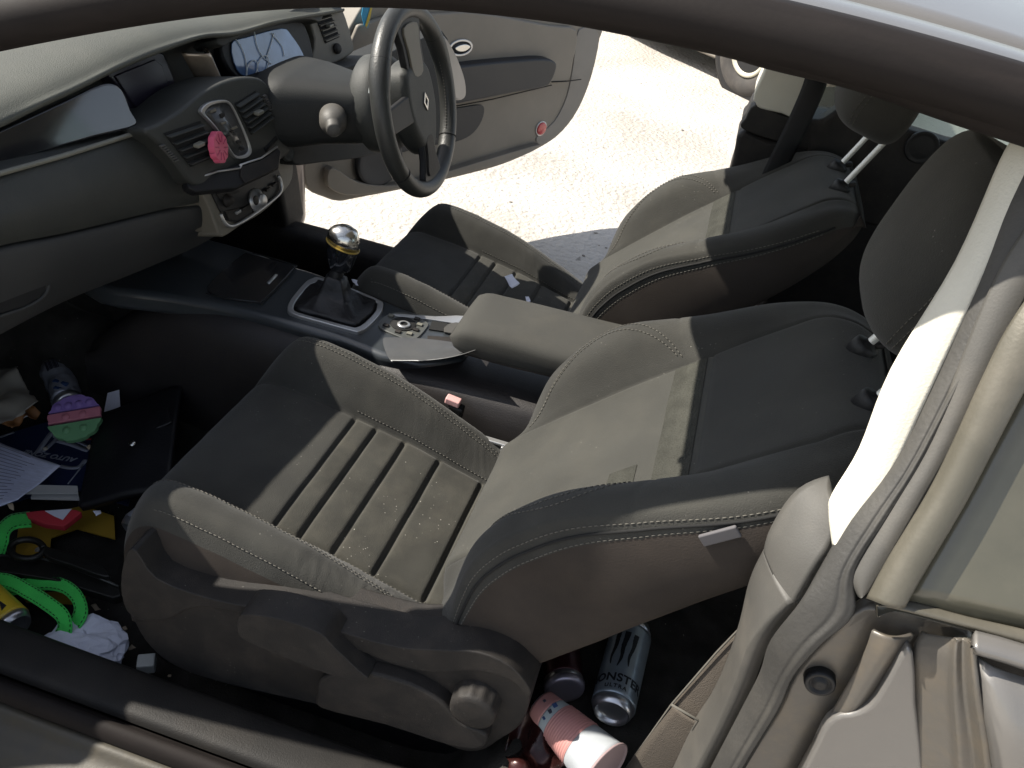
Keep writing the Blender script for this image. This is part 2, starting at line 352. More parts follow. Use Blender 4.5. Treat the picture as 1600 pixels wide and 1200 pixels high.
# rear pillar of the door opening, near side
cream_L = [(1660, 90), (1590, 205), (1562, 250), (1492, 408), (1392, 575), (1342, 700), (1300, 771), (1294, 800), (1300, 852)]
cream_R = [(1720, 120), (1630, 235), (1600, 290), (1532, 440), (1440, 640), (1395, 735), (1340, 820), (1318, 850), (1306, 858)]
strip('pillar_trim', cream_L, cream_R, .066, .050, cream, bulge=.004, th=.02)
seal_L = [(1715, 90), (1640, 185), (1573, 312), (1517, 458), (1408, 696), (1325, 812), (1283, 883), (1250, 940), (1204, 1000), (1187, 1050), (1162, 1100), (1110, 1200), (1075, 1270)]
seal_R = [(1790, 120), (1700, 250), (1637, 365), (1563, 490), (1446, 712), (1392, 802), (1338, 890), (1334, 960), (1282, 1008), (1240, 1056), (1215, 1110), (1160, 1200), (1120, 1280)]
strip('pillar_seal', seal_L, seal_R, .056, .034, sealr, bulge=.007, th=.015, cols=24, prof=lambda t: max(0, math.sin(math.pi * t)) ** .55 + .22 * math.exp(-((t - .80) / .07) ** 2) - .25 * math.exp(-((t - .66) / .05) ** 2))
strip('pillar_channel', [(1790, 130), (1700, 235), (1600, 358), (1537, 471), (1454, 680), (1397, 780), (1340, 875), (1329, 905), (1340, 932)],
      [(1830, 150), (1750, 250), (1640, 400), (1580, 515), (1492, 690), (1442, 780), (1385, 880), (1362, 918), (1350, 932)], 0.036, .026, greytrim, bulge=.004, th=.01)
strip('glass_run', [(1810, 150), (1740, 250), (1630, 400), (1570, 515), (1482, 690), (1432, 780), (1375, 880), (1350, 922), (1346, 934)],
      [(1840, 170), (1780, 280), (1655, 460), (1590, 560), (1512, 696), (1468, 780), (1400, 890), (1376, 935), (1369, 942)], 0.040, .032, groove, th=.006)
wfL = [(1800, 180), (1740, 290), (1600, 492), (1550, 592), (1506, 696), (1465, 780), (1400, 884), (1370, 940)]
wfR = [(1850, 230), (1790, 330), (1640, 520), (1588, 600), (1535, 696), (1490, 780), (1430, 884), (1400, 938)]
strip('window_surround', wfL, wfR, .018, .010, mat('olive_satin_surround', (.088, .082, .064), .38, metal=.25, dust=.3, bump=.1), bulge=.005, th=.012, cols=12)
strip('window_seal', wfR, [(1870, 240), (1810, 340), (1656, 526), (1603, 606), (1550, 698), (1505, 782), (1446, 886), (1415, 940)], .014, .012, groove, th=.004)
# quarter glass
gp = cr([bp(p, .012) for p in [(1412, 944), (1505, 782), (1550, 698), (1603, 606), (1656, 526), (1810, 340)]], 4)
rows = [[a.lerp(a + (bp((1700, 1010), .02) - bp((1412, 944), .012)), k / 8) for k in range(9)] for a in gp]
obj('quarter_window', *grid(rows), tint, car, solid=.004)
strip('window_sill', [(1368, 940), (1407, 936), (1512, 963), (1600, 983), (1760, 1022)], [(1372, 947), (1404, 953), (1502, 978), (1600, 1006), (1760, 1050)], .012, .004, MATS['olive_satin_surround'], bulge=.004, th=.012)
# painted quarter panel and door jamb
def panel(name, px, off, m, th=.01, bevel=.006, parent=car, n=3): return obj(name, *plate(cr([bp(p, off) for p in px], n, True), (0, -1, .15), th), m, parent, bevel=bevel)
strip('shoulder_panel', [(1524, 985), (1560, 994), (1600, 1006), (1700, 1035), (1800, 1066)], [(1520, 1022), (1560, 1034), (1600, 1047), (1700, 1078), (1800, 1110)], -.006, -.012, paint, bulge=.012, th=.01)
rows = []
for t in range(9):
    u = t / 8; a = bp((1521 + 30 * u, 1024 + 250 * u), .0); b = bp((1750 + 30 * u, 1098 + 200 * u), .0)
    rows.append([a.lerp(b, k / 8) + V((0, -.022 * math.sin(math.pi * min(1, .1 + u * .7)), 0)) * (k > 0) for k in range(9)])
obj('quarter_panel', *grid(rows), paint, car, solid=.004)
panel('door_jamb', [(1335, 962), (1372, 944), (1430, 955), (1512, 985), (1526, 1030), (1548, 1150), (1575, 1300), (1100, 1300), (1160, 1195), (1215, 1110), (1240, 1056), (1282, 1008)], .055, jamb, th=.02)
strip('jamb_flange', [(1440, 985), (1425, 1015), (1418, 1080), (1412, 1150), (1405, 1260), (1400, 1330)], [(1522, 1000), (1526, 1030), (1532, 1080), (1545, 1150), (1560, 1260), (1570, 1330)], .046, .0, jamb, bulge=.010, th=.006, cols=30,
      prof=lambda t: .5 * min(1, t / .06) + .45 * math.exp(-((t - .66) / .05) ** 2) + .5 * math.exp(-((t - .93) / .04) ** 2) - .5 * math.exp(-((t - .80) / .045) ** 2))
strip('jamb_step', [(1362, 985), (1345, 1030), (1300, 1110), (1262, 1170), (1225, 1240), (1190, 1300)], [(1430, 992), (1418, 1010), (1366, 1092), (1322, 1140), (1290, 1230), (1260, 1300)], .040, .050, jamb, bulge=.012, th=.004, cols=16)
panel('striker_plate', [(1420, 1010), (1432, 1100), (1428, 1290), (1235, 1290), (1275, 1165), (1302, 1124), (1340, 1115), (1370, 1092)], .030, paint, th=.018, bevel=.005)
pc = bp((1281, 1066), .048)
pl = obj('rubber_plug', *lathe(pc, (0, -1, .1), [(.002, .004), (.006, .005), (.0075, .001), (.010, .001), (.0115, .004), (.0145, .004), (.0155, 0), (.0155, -.008)], 28), blackp, car, bevel=0)
# plastic trim inside the rear pillar
strip('pillar_cap', [(1300, 770), (1262, 779), (1229, 829), (1222, 862)], [(1330, 800), (1306, 850), (1283, 885), (1252, 942)], .13, .085, greytrim, bulge=.006, th=.02)
strip('pillar_lower_trim', [(1222, 862), (1200, 910), (1179, 992), (1142, 1083), (1098, 1150), (1050, 1250), (1030, 1300)], [(1256, 938), (1225, 972), (1196, 1020), (1175, 1076), (1140, 1150), (1092, 1240), (1070, 1300)], .135, .08, greytrim, bulge=.007, th=.02)
def mark(name, pts, r, m, parent=car): return obj(name, *tube(cr(pts, 6), r, 8), m, parent)
# inside wall behind the near doorway, the far wall with its quarter window, tail of the cabin
wallp('rear_side_trim', [(.58, .27, .30), (1.6, .27, .3), (1.6, .27, .93), (.58, .27, .93)], trimp, (0, 1, 0), .04)
wallp('rear_side_trim', [(.42, 1.52, .36), (1.6, 1.52, .36), (1.6, 1.52, .96), (.75, 1.50, .98), (.42, 1.50, 1.0)], trimp, (0, -1, 0), .2, bevel=.02)
q_ = [on(p, y=1.50) for p in [(1262, 186), (1285, 188), (1312, 168), (1480, 222), (1545, 236), (1640, 262), (1640, 420), (1262, 330)]]
obj('quarter_trim', *plate(q_, (0, -1, 0), .06), trimp, car, bevel=.01)
wallp('rear_pillar', [(.85, 1.49, 1.06), (1.6, 1.52, .96), (1.6, 1.44, 1.16), (.80, 1.40, 1.36), (.90, 1.44, 1.22)], cream, (0, -1, 0), .05, bevel=.01)
wallp('quarter_glass', [(.36, 1.58, 1.0), (1.2, 1.58, 1.0), (1.2, 1.45, 1.34), (.36, 1.45, 1.38)], None or mat('green_tinted_glass', (.45, .62, .55), .05, trans=1.0, ior=1.05, alpha=.35, bump=0), (0, -1, 0), .003, bevel=0)
fp = [(1199, 100), (1178, 149), (1181, 162), (1188, 170), (1222, 178), (1252, 186), (1262, 125), (1262, 60), (1214, 60)]
obj('pillar_trim', *plate(cr([on(p, y=1.50) for p in fp], 3, True), (0, -1, 0), .14), cream, car, bevel=.03, seg=5)
obj('pillar_cap', *plate(cr([on(p, y=1.505) for p in [(1180, 164), (1165, 185), (1158, 200), (1200, 217), (1300, 240), (1320, 200), (1252, 186), (1222, 180)]], 3, True), (0, -1, 0), .14), trimp, car, bevel=.012, seg=4)
obj('pillar_lower_trim', *plate(cr([on(p, y=1.51) for p in [(1157, 205), (1145, 250), (1134, 290), (1125, 340), (1330, 420), (1330, 250), (1200, 220)]], 3, True), (0, -1, 0), .14), trimp, car, bevel=.012, seg=4)
obj('door_jamb', *plate([V((.22, 1.66, .38)), V((.8, 1.66, .38)), V((.8, 1.62, 1.0)), V((.30, 1.62, 1.0))], (0, -1, 0), .12), paint, car, bevel=.02)
wallp('parcel_shelf', [(1.42, .3, .93), (1.95, .3, .95), (1.95, 1.5, .95), (1.42, 1.5, .93)], carpet, (0, 0, 1), .03)
obj('side_speaker', *lathe(on((1440, 230), y=1.497), (0, -1, 0), [(.002, .006), (.022, .006), (.028, .004), (.031, .007), (.034, .005), (.035, 0)], 30), blackp, car)
wallp('boot_wall', [(1.95, .2, .3), (1.95, 1.6, .3), (1.95, 1.6, .95), (1.95, .2, .95)], blackp, (-1, 0, 0), .03)
wallp('rear_glass', [(1.45, .38, 1.24), (1.45, 1.43, 1.24), (2.0, 1.5, .98), (2.0, .31, .98)], MATS['green_tinted_glass'], (1, 0, 1), .004, bevel=0)
wallp('windscreen', [(-1.42, .22, .99), (-1.55, .905, 1.0), (-1.42, 1.59, .99), (-.24, 1.48, 1.37), (-.265, .905, 1.40), (-.24, .33, 1.37)], mat('clear_glass', (1, 1, 1), .03, alpha=.06, bump=0, var=0), (-.3, 0, 1), .004, bevel=0)

# ---- open driver's door, hinged ahead of the far sill
DO, DN = V((-1.05, 2.06, 0)), V((.853, -.522, 0)).normalized()
dp = lambda px, py, off=0.0: onp((px, py), DO + DN * off, DN)
def dplate(name, px, off, m, th, parent, bevel=.006, n=3, seg=3): return obj(name, *plate(cr([dp(*p, off) for p in px], n, True), DN, th), m, parent, bevel=bevel, seg=seg)
outl = [(508, 309), (482, 296), (474, 262), (478, 200), (520, 100), (560, 20), (600, -20), (700, -20), (800, 20), (932, 44), (938, 60), (925, 120), (905, 170), (880, 205), (850, 228), (800, 252), (750, 268), (650, 292), (560, 310), (530, 315)]
door = dplate('driver_door', outl, 0.0, doorp, .11, car, bevel=.012, n=3)
dplate('door_edge', [(905, 46), (936, 54), (922, 120), (903, 168), (878, 203), (848, 226), (838, 215), (866, 190), (886, 150), (896, 100)], .004, mat('door_edge_grey', (.17, .16, .145), .5, dust=.2, bump=.1), .02, door, bevel=.004)
dplate('door_upper_trim', [(560, 40), (700, 20), (760, 22), (860, 40), (902, 48), (895, 100), (885, 128), (830, 128), (740, 120), (690, 122), (640, 130), (560, 140)], .018, doorp, .02, door, bevel=.008)
dplate('door_armrest', [(690, 112), (730, 102), (800, 95), (850, 92), (868, 97), (870, 108), (862, 128), (850, 137), (800, 146), (730, 160), (695, 166), (640, 172), (600, 160)], .062, doord, .07, door, bevel=.02, seg=5)
dplate('map_pocket', [(600, 195), (660, 178), (720, 168), (752, 164), (757, 175), (750, 195), (735, 212), (712, 222), (680, 227), (600, 240)], .006, doord, .01, door, bevel=.003)
dplate('lower_shelf', [(520, 262), (560, 285), (610, 290), (655, 282), (720, 262), (800, 238), (845, 226), (830, 238), (780, 256), (650, 289), (560, 305), (525, 300), (512, 285)], .03, doorp, .035, door, bevel=.008)
sp = dp(592, 250, .012)
obj('door_speaker', *lathe(sp, DN, [(.003, .012), (.07, .008), (.086, .014), (.095, .012), (.102, 0)], 36, xr=(0, 0, 1)), doord, door)
hb = dp(721, 75, .024); uu = V((DN.y, -DN.x, 0)).normalized()
rg = lambda o, a, b, n=28: [o + uu * (a * math.cos(2 * math.pi * k / n)) + V((0, 0, 1)) * (b * math.sin(2 * math.pi * k / n)) for k in range(n)]
hdl = obj('door_handle', *ringplate(rg(hb, .055, .030), rg(hb, .044, .021), DN, .02), silver, door, bevel=.003)
obj('handle_recess', *plate(rg(hb - DN * .004, .045, .022), DN, .01), doord, hdl)
obj('handle_lever', *plate(cr([hb + uu * a + V((0, 0, b)) + DN * .002 for a, b in [(-.042, .002), (-.02, .012), (.01, .010), (.03, 0), (.01, -.012), (-.02, -.012)]], 3, True), DN, .008), chrome, hdl, bevel=.003)
rf = obj('door_reflector', *lathe(dp(846, 201, .003), DN, [(.001, .006), (.02, .006), (.026, .004), (.028, 0)], 28), mat('red_reflector', (.42, .03, .035), .25, coat=.6, bump=0), door)
obj('reflector_rim', *ringplate(rg(dp(846, 201, .005), .031, .031), rg(dp(846, 201, .005), .026, .026), DN, .008), silver, rf)
for pts in ([(862, 128), (885, 127), (908, 124)], [(700, 168), (770, 155), (862, 133)]):
    obj('door_seam', *tube([dp(*p, .020) for p in pts], .0022, 6), groove, door)
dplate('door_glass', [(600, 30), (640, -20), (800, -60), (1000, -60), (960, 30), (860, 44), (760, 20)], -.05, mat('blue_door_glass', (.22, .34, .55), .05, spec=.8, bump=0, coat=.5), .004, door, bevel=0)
obj('door_hinge_cover', *lathe(V((-1.06, 1.84, .28)), (0, 0, 1), [(.001, 0), (.05, .01), (.06, .05), (.055, .25), (.03, .32), (.001, .33)], 24), mat('brown_dusty_jamb', (.12, .09, .08), .35, metal=.3, dust=.4, coat=.4), car)
# ================================================================== front seats
S_, N_ = V((.740, 0, .673)).normalized(), V((-.673, 0, .740)).normalized()
BO = V((-.02, 0, .625))
PROF = [(-.462, .40), (-.495, .44), (-.513, .49), (-.512, .545), (-.495, .583), (-.462, .600), (-.40, .597), (-.30, .582), (-.2, .562), (-.1, .537), (-.02, .518), (.06, .50)]
PL = cr([V((x, 0, z)) for x, z in PROF], 14)
HB = [(-.513, .0), (-.49, .022), (-.45, .055), (-.40, .064), (-.3, .062), (-.2, .052), (-.1, .034), (-.03, .016), (.05, .0)]
RIBS = [-.292, -.250, -.194, -.125, -.041]
CX = cr([V(q) for q in [(0, 1, 0), (.08, 1, 0), (.135, 1, 0), (.150, 1, .03), (.166, 1, .38), (.190, 1, .86), (.215, 1, 1.0), (.236, 1, .86), (.248, .97, .45), (.257, .86, 0), (.265, .6, 0), (.271, .3, 0), (.274, 0, 0)]], 7)
MIR = [1]
def cush(t, w, lift=0.0):
    """t along the length (0..1), w across (-1..1)"""
    k = t * (len(PL) - 1); i = min(int(k), len(PL) - 2); c = PL[i].lerp(PL[i + 1], k - i)
    a = abs(w) * (len(CX) - 1); j = min(int(a), len(CX) - 2); q = CX[j].lerp(CX[j + 1], a - j)
    y = q.x * (1 if w >= 0 else -1); x = c.x
    fr = max(0, min(1, (-.36 - x) / .14)); zb = .415 + .05 * max(0, min(1, (x + .5) / .4))
    z = zb + (c.z - zb) * q.y + table(HB, x) * q.z * (1.22 if w > 0 and MIR[0] > 0 or w < 0 and MIR[0] < 0 else 1.0)
    x += fr * .030 * (abs(y) / .25) ** 5
    if abs(y) < .152 and x > -.31 and t > .45:
        f = min(1, (.152 - abs(y)) / .01)
        for r in RIBS: z -= .0085 * f * math.exp(-((x - r) / .0034) ** 2)
        for r0, r1 in zip(RIBS, RIBS[1:] + [.03]):
            if r0 < x < r1: z += .0030 * f * math.sin(math.pi * (x - r0) / (r1 - r0)) ** .5
    z -= .004 * math.exp(-((abs(y) - .151) / .0035) ** 2) * (1 if t > .3 else 0)
    nz = noise.noise(V((x * 11, y * 9, 3))) * .0035 + noise.noise(V((x * 30, y * 24, 8))) * .0012
    if .16 < abs(y) < .25 and x > -.26: nz += (.0030 if y < 0 else .0012) * abs(noise.noise(V((x * 75 + y * 30, y * 22, 1)))) * min(1, (x + .26) / .1)
    return V((x, y, z + nz + lift))
STB = dict(nb=[(-.035, -.070), (-.01, -.042), (.03, -.018), (.07, .016), (.11, .045), (.15, .063), (.2, .076), (.28, .077), (.36, .056), (.44, .033), (.52, .013), (.57, .0), (.60, -.014), (.622, -.036), (.632, -.055)],
           ni=[(-.035, -.07), (-.01, -.018), (.03, -.004), (.1, .001), (.3, .008), (.42, .008), (.52, .005), (.58, .0), (.61, -.016), (.625, -.036), (.632, -.055)],
           nr=[(-.035, -.105), (0, -.128), (.06, -.152), (.1, -.156), (.2, -.140), (.3, -.124), (.45, -.108), (.6, -.090), (.632, -.078)],
           hw=[(-.035, .225), (0, .245), (.06, .25), (.45, .248), (.52, .240), (.57, .222), (.60, .20), (.62, .18), (.632, .16)])
def back(s, w, lift=0.0):
    """s up the backrest, w: 0 = middle of the front, 1 = near rear middle, -1 likewise on the other side"""
    nb, ni, nr, hw = (table(STB[k], s) for k in ('nb', 'ni', 'nr', 'hw')); mid = (nb + nr) / 2
    iw = min(.150, hw * .66)
    q = cr_cache(s, nb, ni, nr, hw, iw, mid); a = abs(w) * (len(q) - 1); j = min(int(a), len(q) - 2); p = q[j].lerp(q[j + 1], a - j)
    y = p.x * (1 if w >= 0 else -1); n = p.y
    if a < len(q) * .62:
        n -= .0035 * math.exp(-((abs(y) - iw) / .0032) ** 2)
        if abs(y) < iw: n -= .003 * math.exp(-((s - .405) / .003) ** 2)
        else: n -= .0022 * math.exp(-((s - .385 + (abs(y) - .15) * .3) / .0028) ** 2)
    n += noise.noise(V((s * 9, y * 9, 5))) * .003
    return BO + S_ * s + N_ * (n + lift) + V((0, y, 0))
_cc = {}
def cr_cache(s, nb, ni, nr, hw, iw, mid):
    k = round(s, 5)
    if k not in _cc:
        _cc[k] = cr([V(p) for p in [(0, ni, 0), (iw * .6, ni, 0), (iw * .93, ni + .001, 0), (iw + .004, ni + (nb - ni) * .12, 0), (iw + (hw - iw) * .33, ni + (nb - ni) * .78, 0), (iw + (hw - iw) * .62, nb, 0), (hw - .014, nb - .006, 0), (hw - .002, nb - .022, 0), (hw + .006, mid, 0), (hw + .001, nr + .03, 0), (hw - .022, nr + .006, 0), (hw * .6, nr, 0), (0, nr, 0)]], 8)
    return _cc[k]
def wy(f, s, y):
    """find the parameter w (front side) at which the section reaches half-width y"""
    lo, hi = 0.0, .62
    for _ in range(24):
        m = (lo + hi) / 2
        if abs(f(s, m).y) < abs(y): lo = m
        else: hi = m
    return lo * (1 if y >= 0 else -1)
def tx(x):
    k = len(PL) - 1; lo, hi = .35, 1.0
    for _ in range(24):
        m = (lo + hi) / 2
        if cush(m, 0).x < x: lo = m
        else: hi = m
    return lo
def build_seat(yc, label, near, textured_patch):
    headrest = True; MIR[0] = 1 if near else -1
    t = thing('front_seat', label, 'car seat', (-.2, yc, .26)); D = V((0, yc, 0))
    nt, nw = 380, 150
    ts = [i / nt for i in range(nt + 1)]
    vs, fs = grid([[cush(a, -1 + 2 * j / nw) + D for j in range(nw + 1)] for a in ts])
    mi = []
    for f in fs:
        c = sum((vs[i] for i in f), V()) / 4; w = abs(-1 + 2 * ((f[0] % (nw + 1)) + .5) / nw) * (len(CX) - 1)
        mi.append(2 if w > 57 else (1 if abs(c.y - yc) < .151 and c.x > RIBS[0] and c.z > .5 else 0))
    cu = obj('seat_cushion', vs, fs, [cloth, cloth_rib, cloth_side], t, mi=mi)
    lines = []
    for y, x0, x1 in [(-.190, -.47, 0), (-.183, -.47, .01), (-.247, -.44, -.01), (-.2535, -.43, .01), (.205, -.45, .02), (.214, -.45, .02), (.156, -.292, .0), (-.156, -.292, .0)]:
        pts = []
        for k in range(41):
            tt = tx(x0 + (x1 - x0) * k / 40); pts.append(cush(tt, wy(cush, tt, y), .0012) + D)
        lines.append(pts)
    for r in RIBS[:]: lines.append([cush(tx(r), wy(cush, tx(r), -.148 + .296 * k / 30), .0005) + D + V((.003, 0, .0025)) for k in range(31)])
    for i, l in enumerate(lines): obj('stitching', *dashes(l, r=(.00042 if i >= 8 else .00062)), thread, cu)
    # backrest
    ns, nw = 130, 150; smin, smax = -.035, .632
    vs, fs = grid([[back(smin + (smax - smin) * i / ns, -1 + 2 * j / nw) + D for j in range(nw)] for i in range(ns + 1)], True, True)
    mi = []
    for k, f in enumerate(fs):
        if len(f) > 4: mi.append(2 if k < len(fs) - 1 else 0); continue
        w = abs(-1 + 2 * ((f[0] % nw) + .5) / nw) * 96; c = sum((vs[i] for i in f), V()) / 4; s = (c - D - BO).dot(S_)
        mi.append(2 if w > 59 else (1 if abs(c.y - yc) < .149 and w < 40 and s < .405 else 0))
    bk = obj('backrest', vs, fs, [cloth, cloth_in, cloth_side], t, mi=mi)
    lines = []
    for sy in (-1, 1):
        for dw in (.585, .612): lines.append([back(.02 + .55 * k / 60, sy * dw, .0008) + D for k in range(61)])
        for o in (0, .012):
            pts = []
            for k in range(31):
                u = k / 30; s = .06 + .30 * u + (.02 - o) * math.sin(math.pi * u) ; y = .158 + (.068 - o) * math.sin(math.pi * (u ** 1.35)) ** .8
                s = s - o * .4 * (u > .5); pts.append(back(s, wy(back, s, y), .0010) + D if sy > 0 else back(s, -wy(back, s, y), .0010) + D)
            lines.append(pts)
    for l in lines: obj('stitching', *dashes(l), thread, bk)
    for sy in (-1, 1):
        obj('edge_piping', *tube([back(-.01 + .60 * k / 70, sy * .600, .0012) + D for k in range(71)], .0022, 6), groove, bk)
    def patch(name, s0, s1, y0, y1, m, lift):
        r = [[back(s0 + (s1 - s0) * i / 22, wy(back, s0 + (s1 - s0) * i / 22, y0 + (y1 - y0) * j / 70), lift) + D for j in range(71)] for i in range(23)]
        return obj(name, *grid(r), m, bk)
    patch('mesh_strip', .345, .3985, -.1455, .1455, perf, .0009)
    if textured_patch: patch('textured_patch', .275, .318, -.128, -.085, perf, .0010)  # small square of coarser texture on one side of the insert
    tg = back(.44, -.62) + D
    if near: obj('fabric_tag', *box(tg + V((0, -.004, .002)), (.045, .005, .016), Matrix.Rotation(-.73, 3, 'Y')), mat('pale_grey_tag', (.10, .095, .10), .8), bk, bevel=.002)
    # post guides and posts
    for dy in ((.055, -.075) if near else (.062, -.062)):
        g = BO + S_ * .626 + N_ * -.012 + V((0, yc + dy, 0)); UPP = V((.40, 0, .92)).normalized()
        gd = obj('post_guide', *lathe(g - UPP * .012, V((.45, 0, .9)), [(.001, .012), (.007, .012), (.009, .0095), (.015, .008), (.0175, .006), (.018, 0), (.017, -.02)], 28), blackp, t)
        obj('guide_collar', *box(g + V((.013, .009, -.004)), (.015, .018, .009), Matrix.Rotation(-.4, 3, 'Y')), trimp, gd, bevel=.004)
        obj('headrest_post', *tube([g - UPP * .03, g + UPP * (.12 if near else .14)], .0055, 16, up=(0, 1, 0)), MATS.get('bright_post_steel') or mat('bright_post_steel', (.7, .7, .66), .35, metal=.4, bump=0), t, bevel=.001)
    if headrest:
        U, Nn = V((.27, 0, .963)).normalized(), V((-.963, 0, .27)).normalized(); HC = V((.468 if near else .455, yc - .005, 1.203 if near else 1.238))
        rows = []
        for i in range(41):
            h = -1 + 2 * i / 40; prof = (1 - abs(h) ** 3.2) ** (1 / 3.2) if abs(h) < 1 else 0
            wd = .148 * (prof ** .64) * (1 - .10 * max(0, -h)) ; dpth = .062 * prof ** .8 * (1 - .15 * h)
            rows.append([])
            for k in range(48):
                a = 2 * math.pi * k / 48; ca, sa = math.cos(a), math.sin(a); e = .62
                yv = wd * math.copysign(abs(ca) ** e, ca); nv = dpth * math.copysign(abs(sa) ** e, sa) + .012 * (1 - (yv / .14) ** 2) * (sa > 0) - .022 * (1 - h) * .5
                rows[-1].append(HC + U * (.108 * h) + V((0, yv, 0)) + Nn * (nv - .02 * h * 0) + noise.noise_vector(V((yv * 9, h * 2, sa))) * .002)
        hr = obj('headrest', *grid(rows, True, True), cloth, t)
        sm = []
        for o in (0, .011):
            rs = []
            for i in range(3, 38):
                h = -1 + 2 * i / 40; row = rows[i]; rs.append(row[20 + (1 if o else 0)] + (row[20] - HC).normalized() * .001)
            sm.append(dashes(rs, r=.0006))
        obj('headrest_stitching', *join(*sm), thread, hr)
    # plastic side trim with height lever and recline knob (outer side)
    sgn = -1 if near else 1
    def sidep(px, off): return [V((q.x, yc + sgn * (.53 - .24 - off), q.z if near else min(q.z, .485 + .02 * q.x))) for q in [on(p, y=.24 + off) for p in px]]
    pts = sidep([(198, 868), (212, 862), (260, 915), (330, 936), (420, 955), (520, 985), (620, 1012), (690, 1016), (745, 1022), (790, 1040), (822, 1066), (826, 1100), (812, 1135), (780, 1158), (752, 1174), (715, 1172), (640, 1140), (540, 1112), (440, 1090), (340, 1066), (270, 1040), (225, 1000), (196, 940), (190, 900)], 0)
    bs = obj('side_trim', *plate(cr(pts, 4, True), (0, sgn, 0), .085), trimp, t, bevel=.022, seg=6)
    obj('seat_frame', *box((-.2, yc, .335), (.56, .46, .17)), blackp, t, bevel=.02)
    for sy in (-.2, .2):
        obj('seat_rail', *box((-.18, yc + sy, .295), (.62, .035, .05)), MATS['satin_silver'] if False else blackp, t, bevel=.006)
    lg = sidep([(196, 868), (212, 861), (245, 905), (330, 936), (420, 955), (520, 984), (620, 1011), (690, 1016), (748, 1020), (798, 1042), (828, 1078), (822, 1088), (796, 1062), (742, 1048), (680, 1051), (620, 1040), (560, 1016), (490, 990), (420, 968), (345, 951), (300, 950), (262, 968), (225, 970), (198, 955), (188, 915)], -.006)
    if near: obj('trim_ledge', *plate(cr(lg, 3, True), (0, sgn, 0), .06), trimp, bs, bevel=.011, seg=5)
    # raised lower shelf of the trim
    sh = sidep([(500, 1062), (540, 1050), (575, 1052), (640, 1070), (690, 1098), (720, 1130), (760, 1150), (750, 1172), (700, 1166), (600, 1134), (500, 1108), (495, 1085)], -.022)
    obj('trim_bulge', *plate(cr(sh, 3, True), (0, sgn, 0), .04), trimp, bs, bevel=.010, seg=4)
    lv = sidep([(372, 966), (385, 960), (440, 968), (500, 990), (520, 1010), (560, 1048), (575, 1062), (540, 1062), (490, 1046), (430, 1022), (380, 1000), (371, 985)], -.030)
    obj('height_lever', *plate(cr(lv, 3, True), (0, sgn, 0), .048), trimp, t, bevel=.007, seg=4)
    kc = sidep([(738, 1112)], -.024)[0]
    rows = []
    for r, h, sc in [(.001, .004, 0), (.024, .005, 0), (.0305, .003, 0), (.0325, -.001, .3), (.0335, -.008, 1), (.034, -.022, 1), (.035, -.026, .3), (.036, -.034, 0)]:
        rows.append([kc + V((0, sgn, 0)) * h + (V((1, 0, 0)) * math.cos(a) + V((0, 0, 1)) * math.sin(a)) * (r - .0018 * sc * (0.5 + 0.5 * math.cos(12 * a))) for a in [2 * math.pi * k / 120 for k in range(120)]])
    kn = obj('recliner_knob', *grid(rows, True, True), trimp, t)
    # hinge cloth at the seat bite, buckle side flap
    obj('hinge_cover', *lathe((.065, yc + sgn * .225, .545 if near else .50), (0, 1, 0), [(.001, -.028), (.035, -.028), (.046, -.02), (.048, .02), (.04, .028), (.001, .028)], 32), cloth_side, t)
    return t
seat_near = build_seat(.53, 'charcoal cloth passenger seat nearest the doorway, with raised headrest and ribbed dusty cushion', True, True)
seat_far = build_seat(1.28, "charcoal cloth driver's seat behind the steering wheel, two bright posts holding its dark headrest", False, False)
# belt buckle beside the passenger seat
bb = on((705, 655), y=.80)
bk = thing('belt_buckle', 'seat belt buckle with red release button standing between passenger seat and console', 'buckle', bb + V((0, 0, -.08)))
Rb = Matrix.Rotation(.12, 3, 'Y')
bz = on((710, 628), y=.79)
obj('buckle_body', *box(bz + V((.002, 0, -.040)), (.030, .022, .072), Rb), blackp, bk, bevel=.005)
obj('buckle_button', *box(bz + V((-.002, -.002, .003)), (.029, .018, .014), Rb), mat('faded_red_plastic', (.66, .38, .36), .4, coat=.3, bump=0), bk, bevel=.003)
obj('buckle_stalk', *tube([bz + V((.01, 0, -.07)), bz + V((.03, 0, -.16))], .008, 8, up=(0, 1, 0)), blackp, bk)

# ================================================================== rear bench
rb = thing('rear_seat', 'dark rear bench seat with grey headrests, deep in shade behind the front seats', 'car seat', (1.15, .905, .4))
def slab(name, c, s, m, par, tilt=0, bevel=.04, **k): return obj(name, *box(c, s, Matrix.Rotation(tilt, 3, 'Y')), m, par, bevel=bevel, seg=5, **k)
dk = mat('rear_seat_cloth', (.03, .03, .032), .9, bump=.3, bs=600)
slab('rear_cushion', (1.08, .905, .50), (.46, 1.16, .16), dk, rb, -.12)
slab('rear_backrest', (1.34, .58, .74), (.13, .53, .52), dk, rb, .35)
slab('rear_backrest', (1.34, 1.23, .74), (.13, .53, .52), dk, rb, .35)
hrm = mat('rear_headrest_cloth', (.075, .07, .068), .9, bump=.3, bs=600)
c0 = on((1345, 185), x=1.40)
for yv, zv in ((c0.y - .01, c0.z), (.52, c0.z - .01)):
    hd = slab('rear_headrest', (1.42, yv, zv + .03), (.10, .26, .20), hrm, rb, .2)
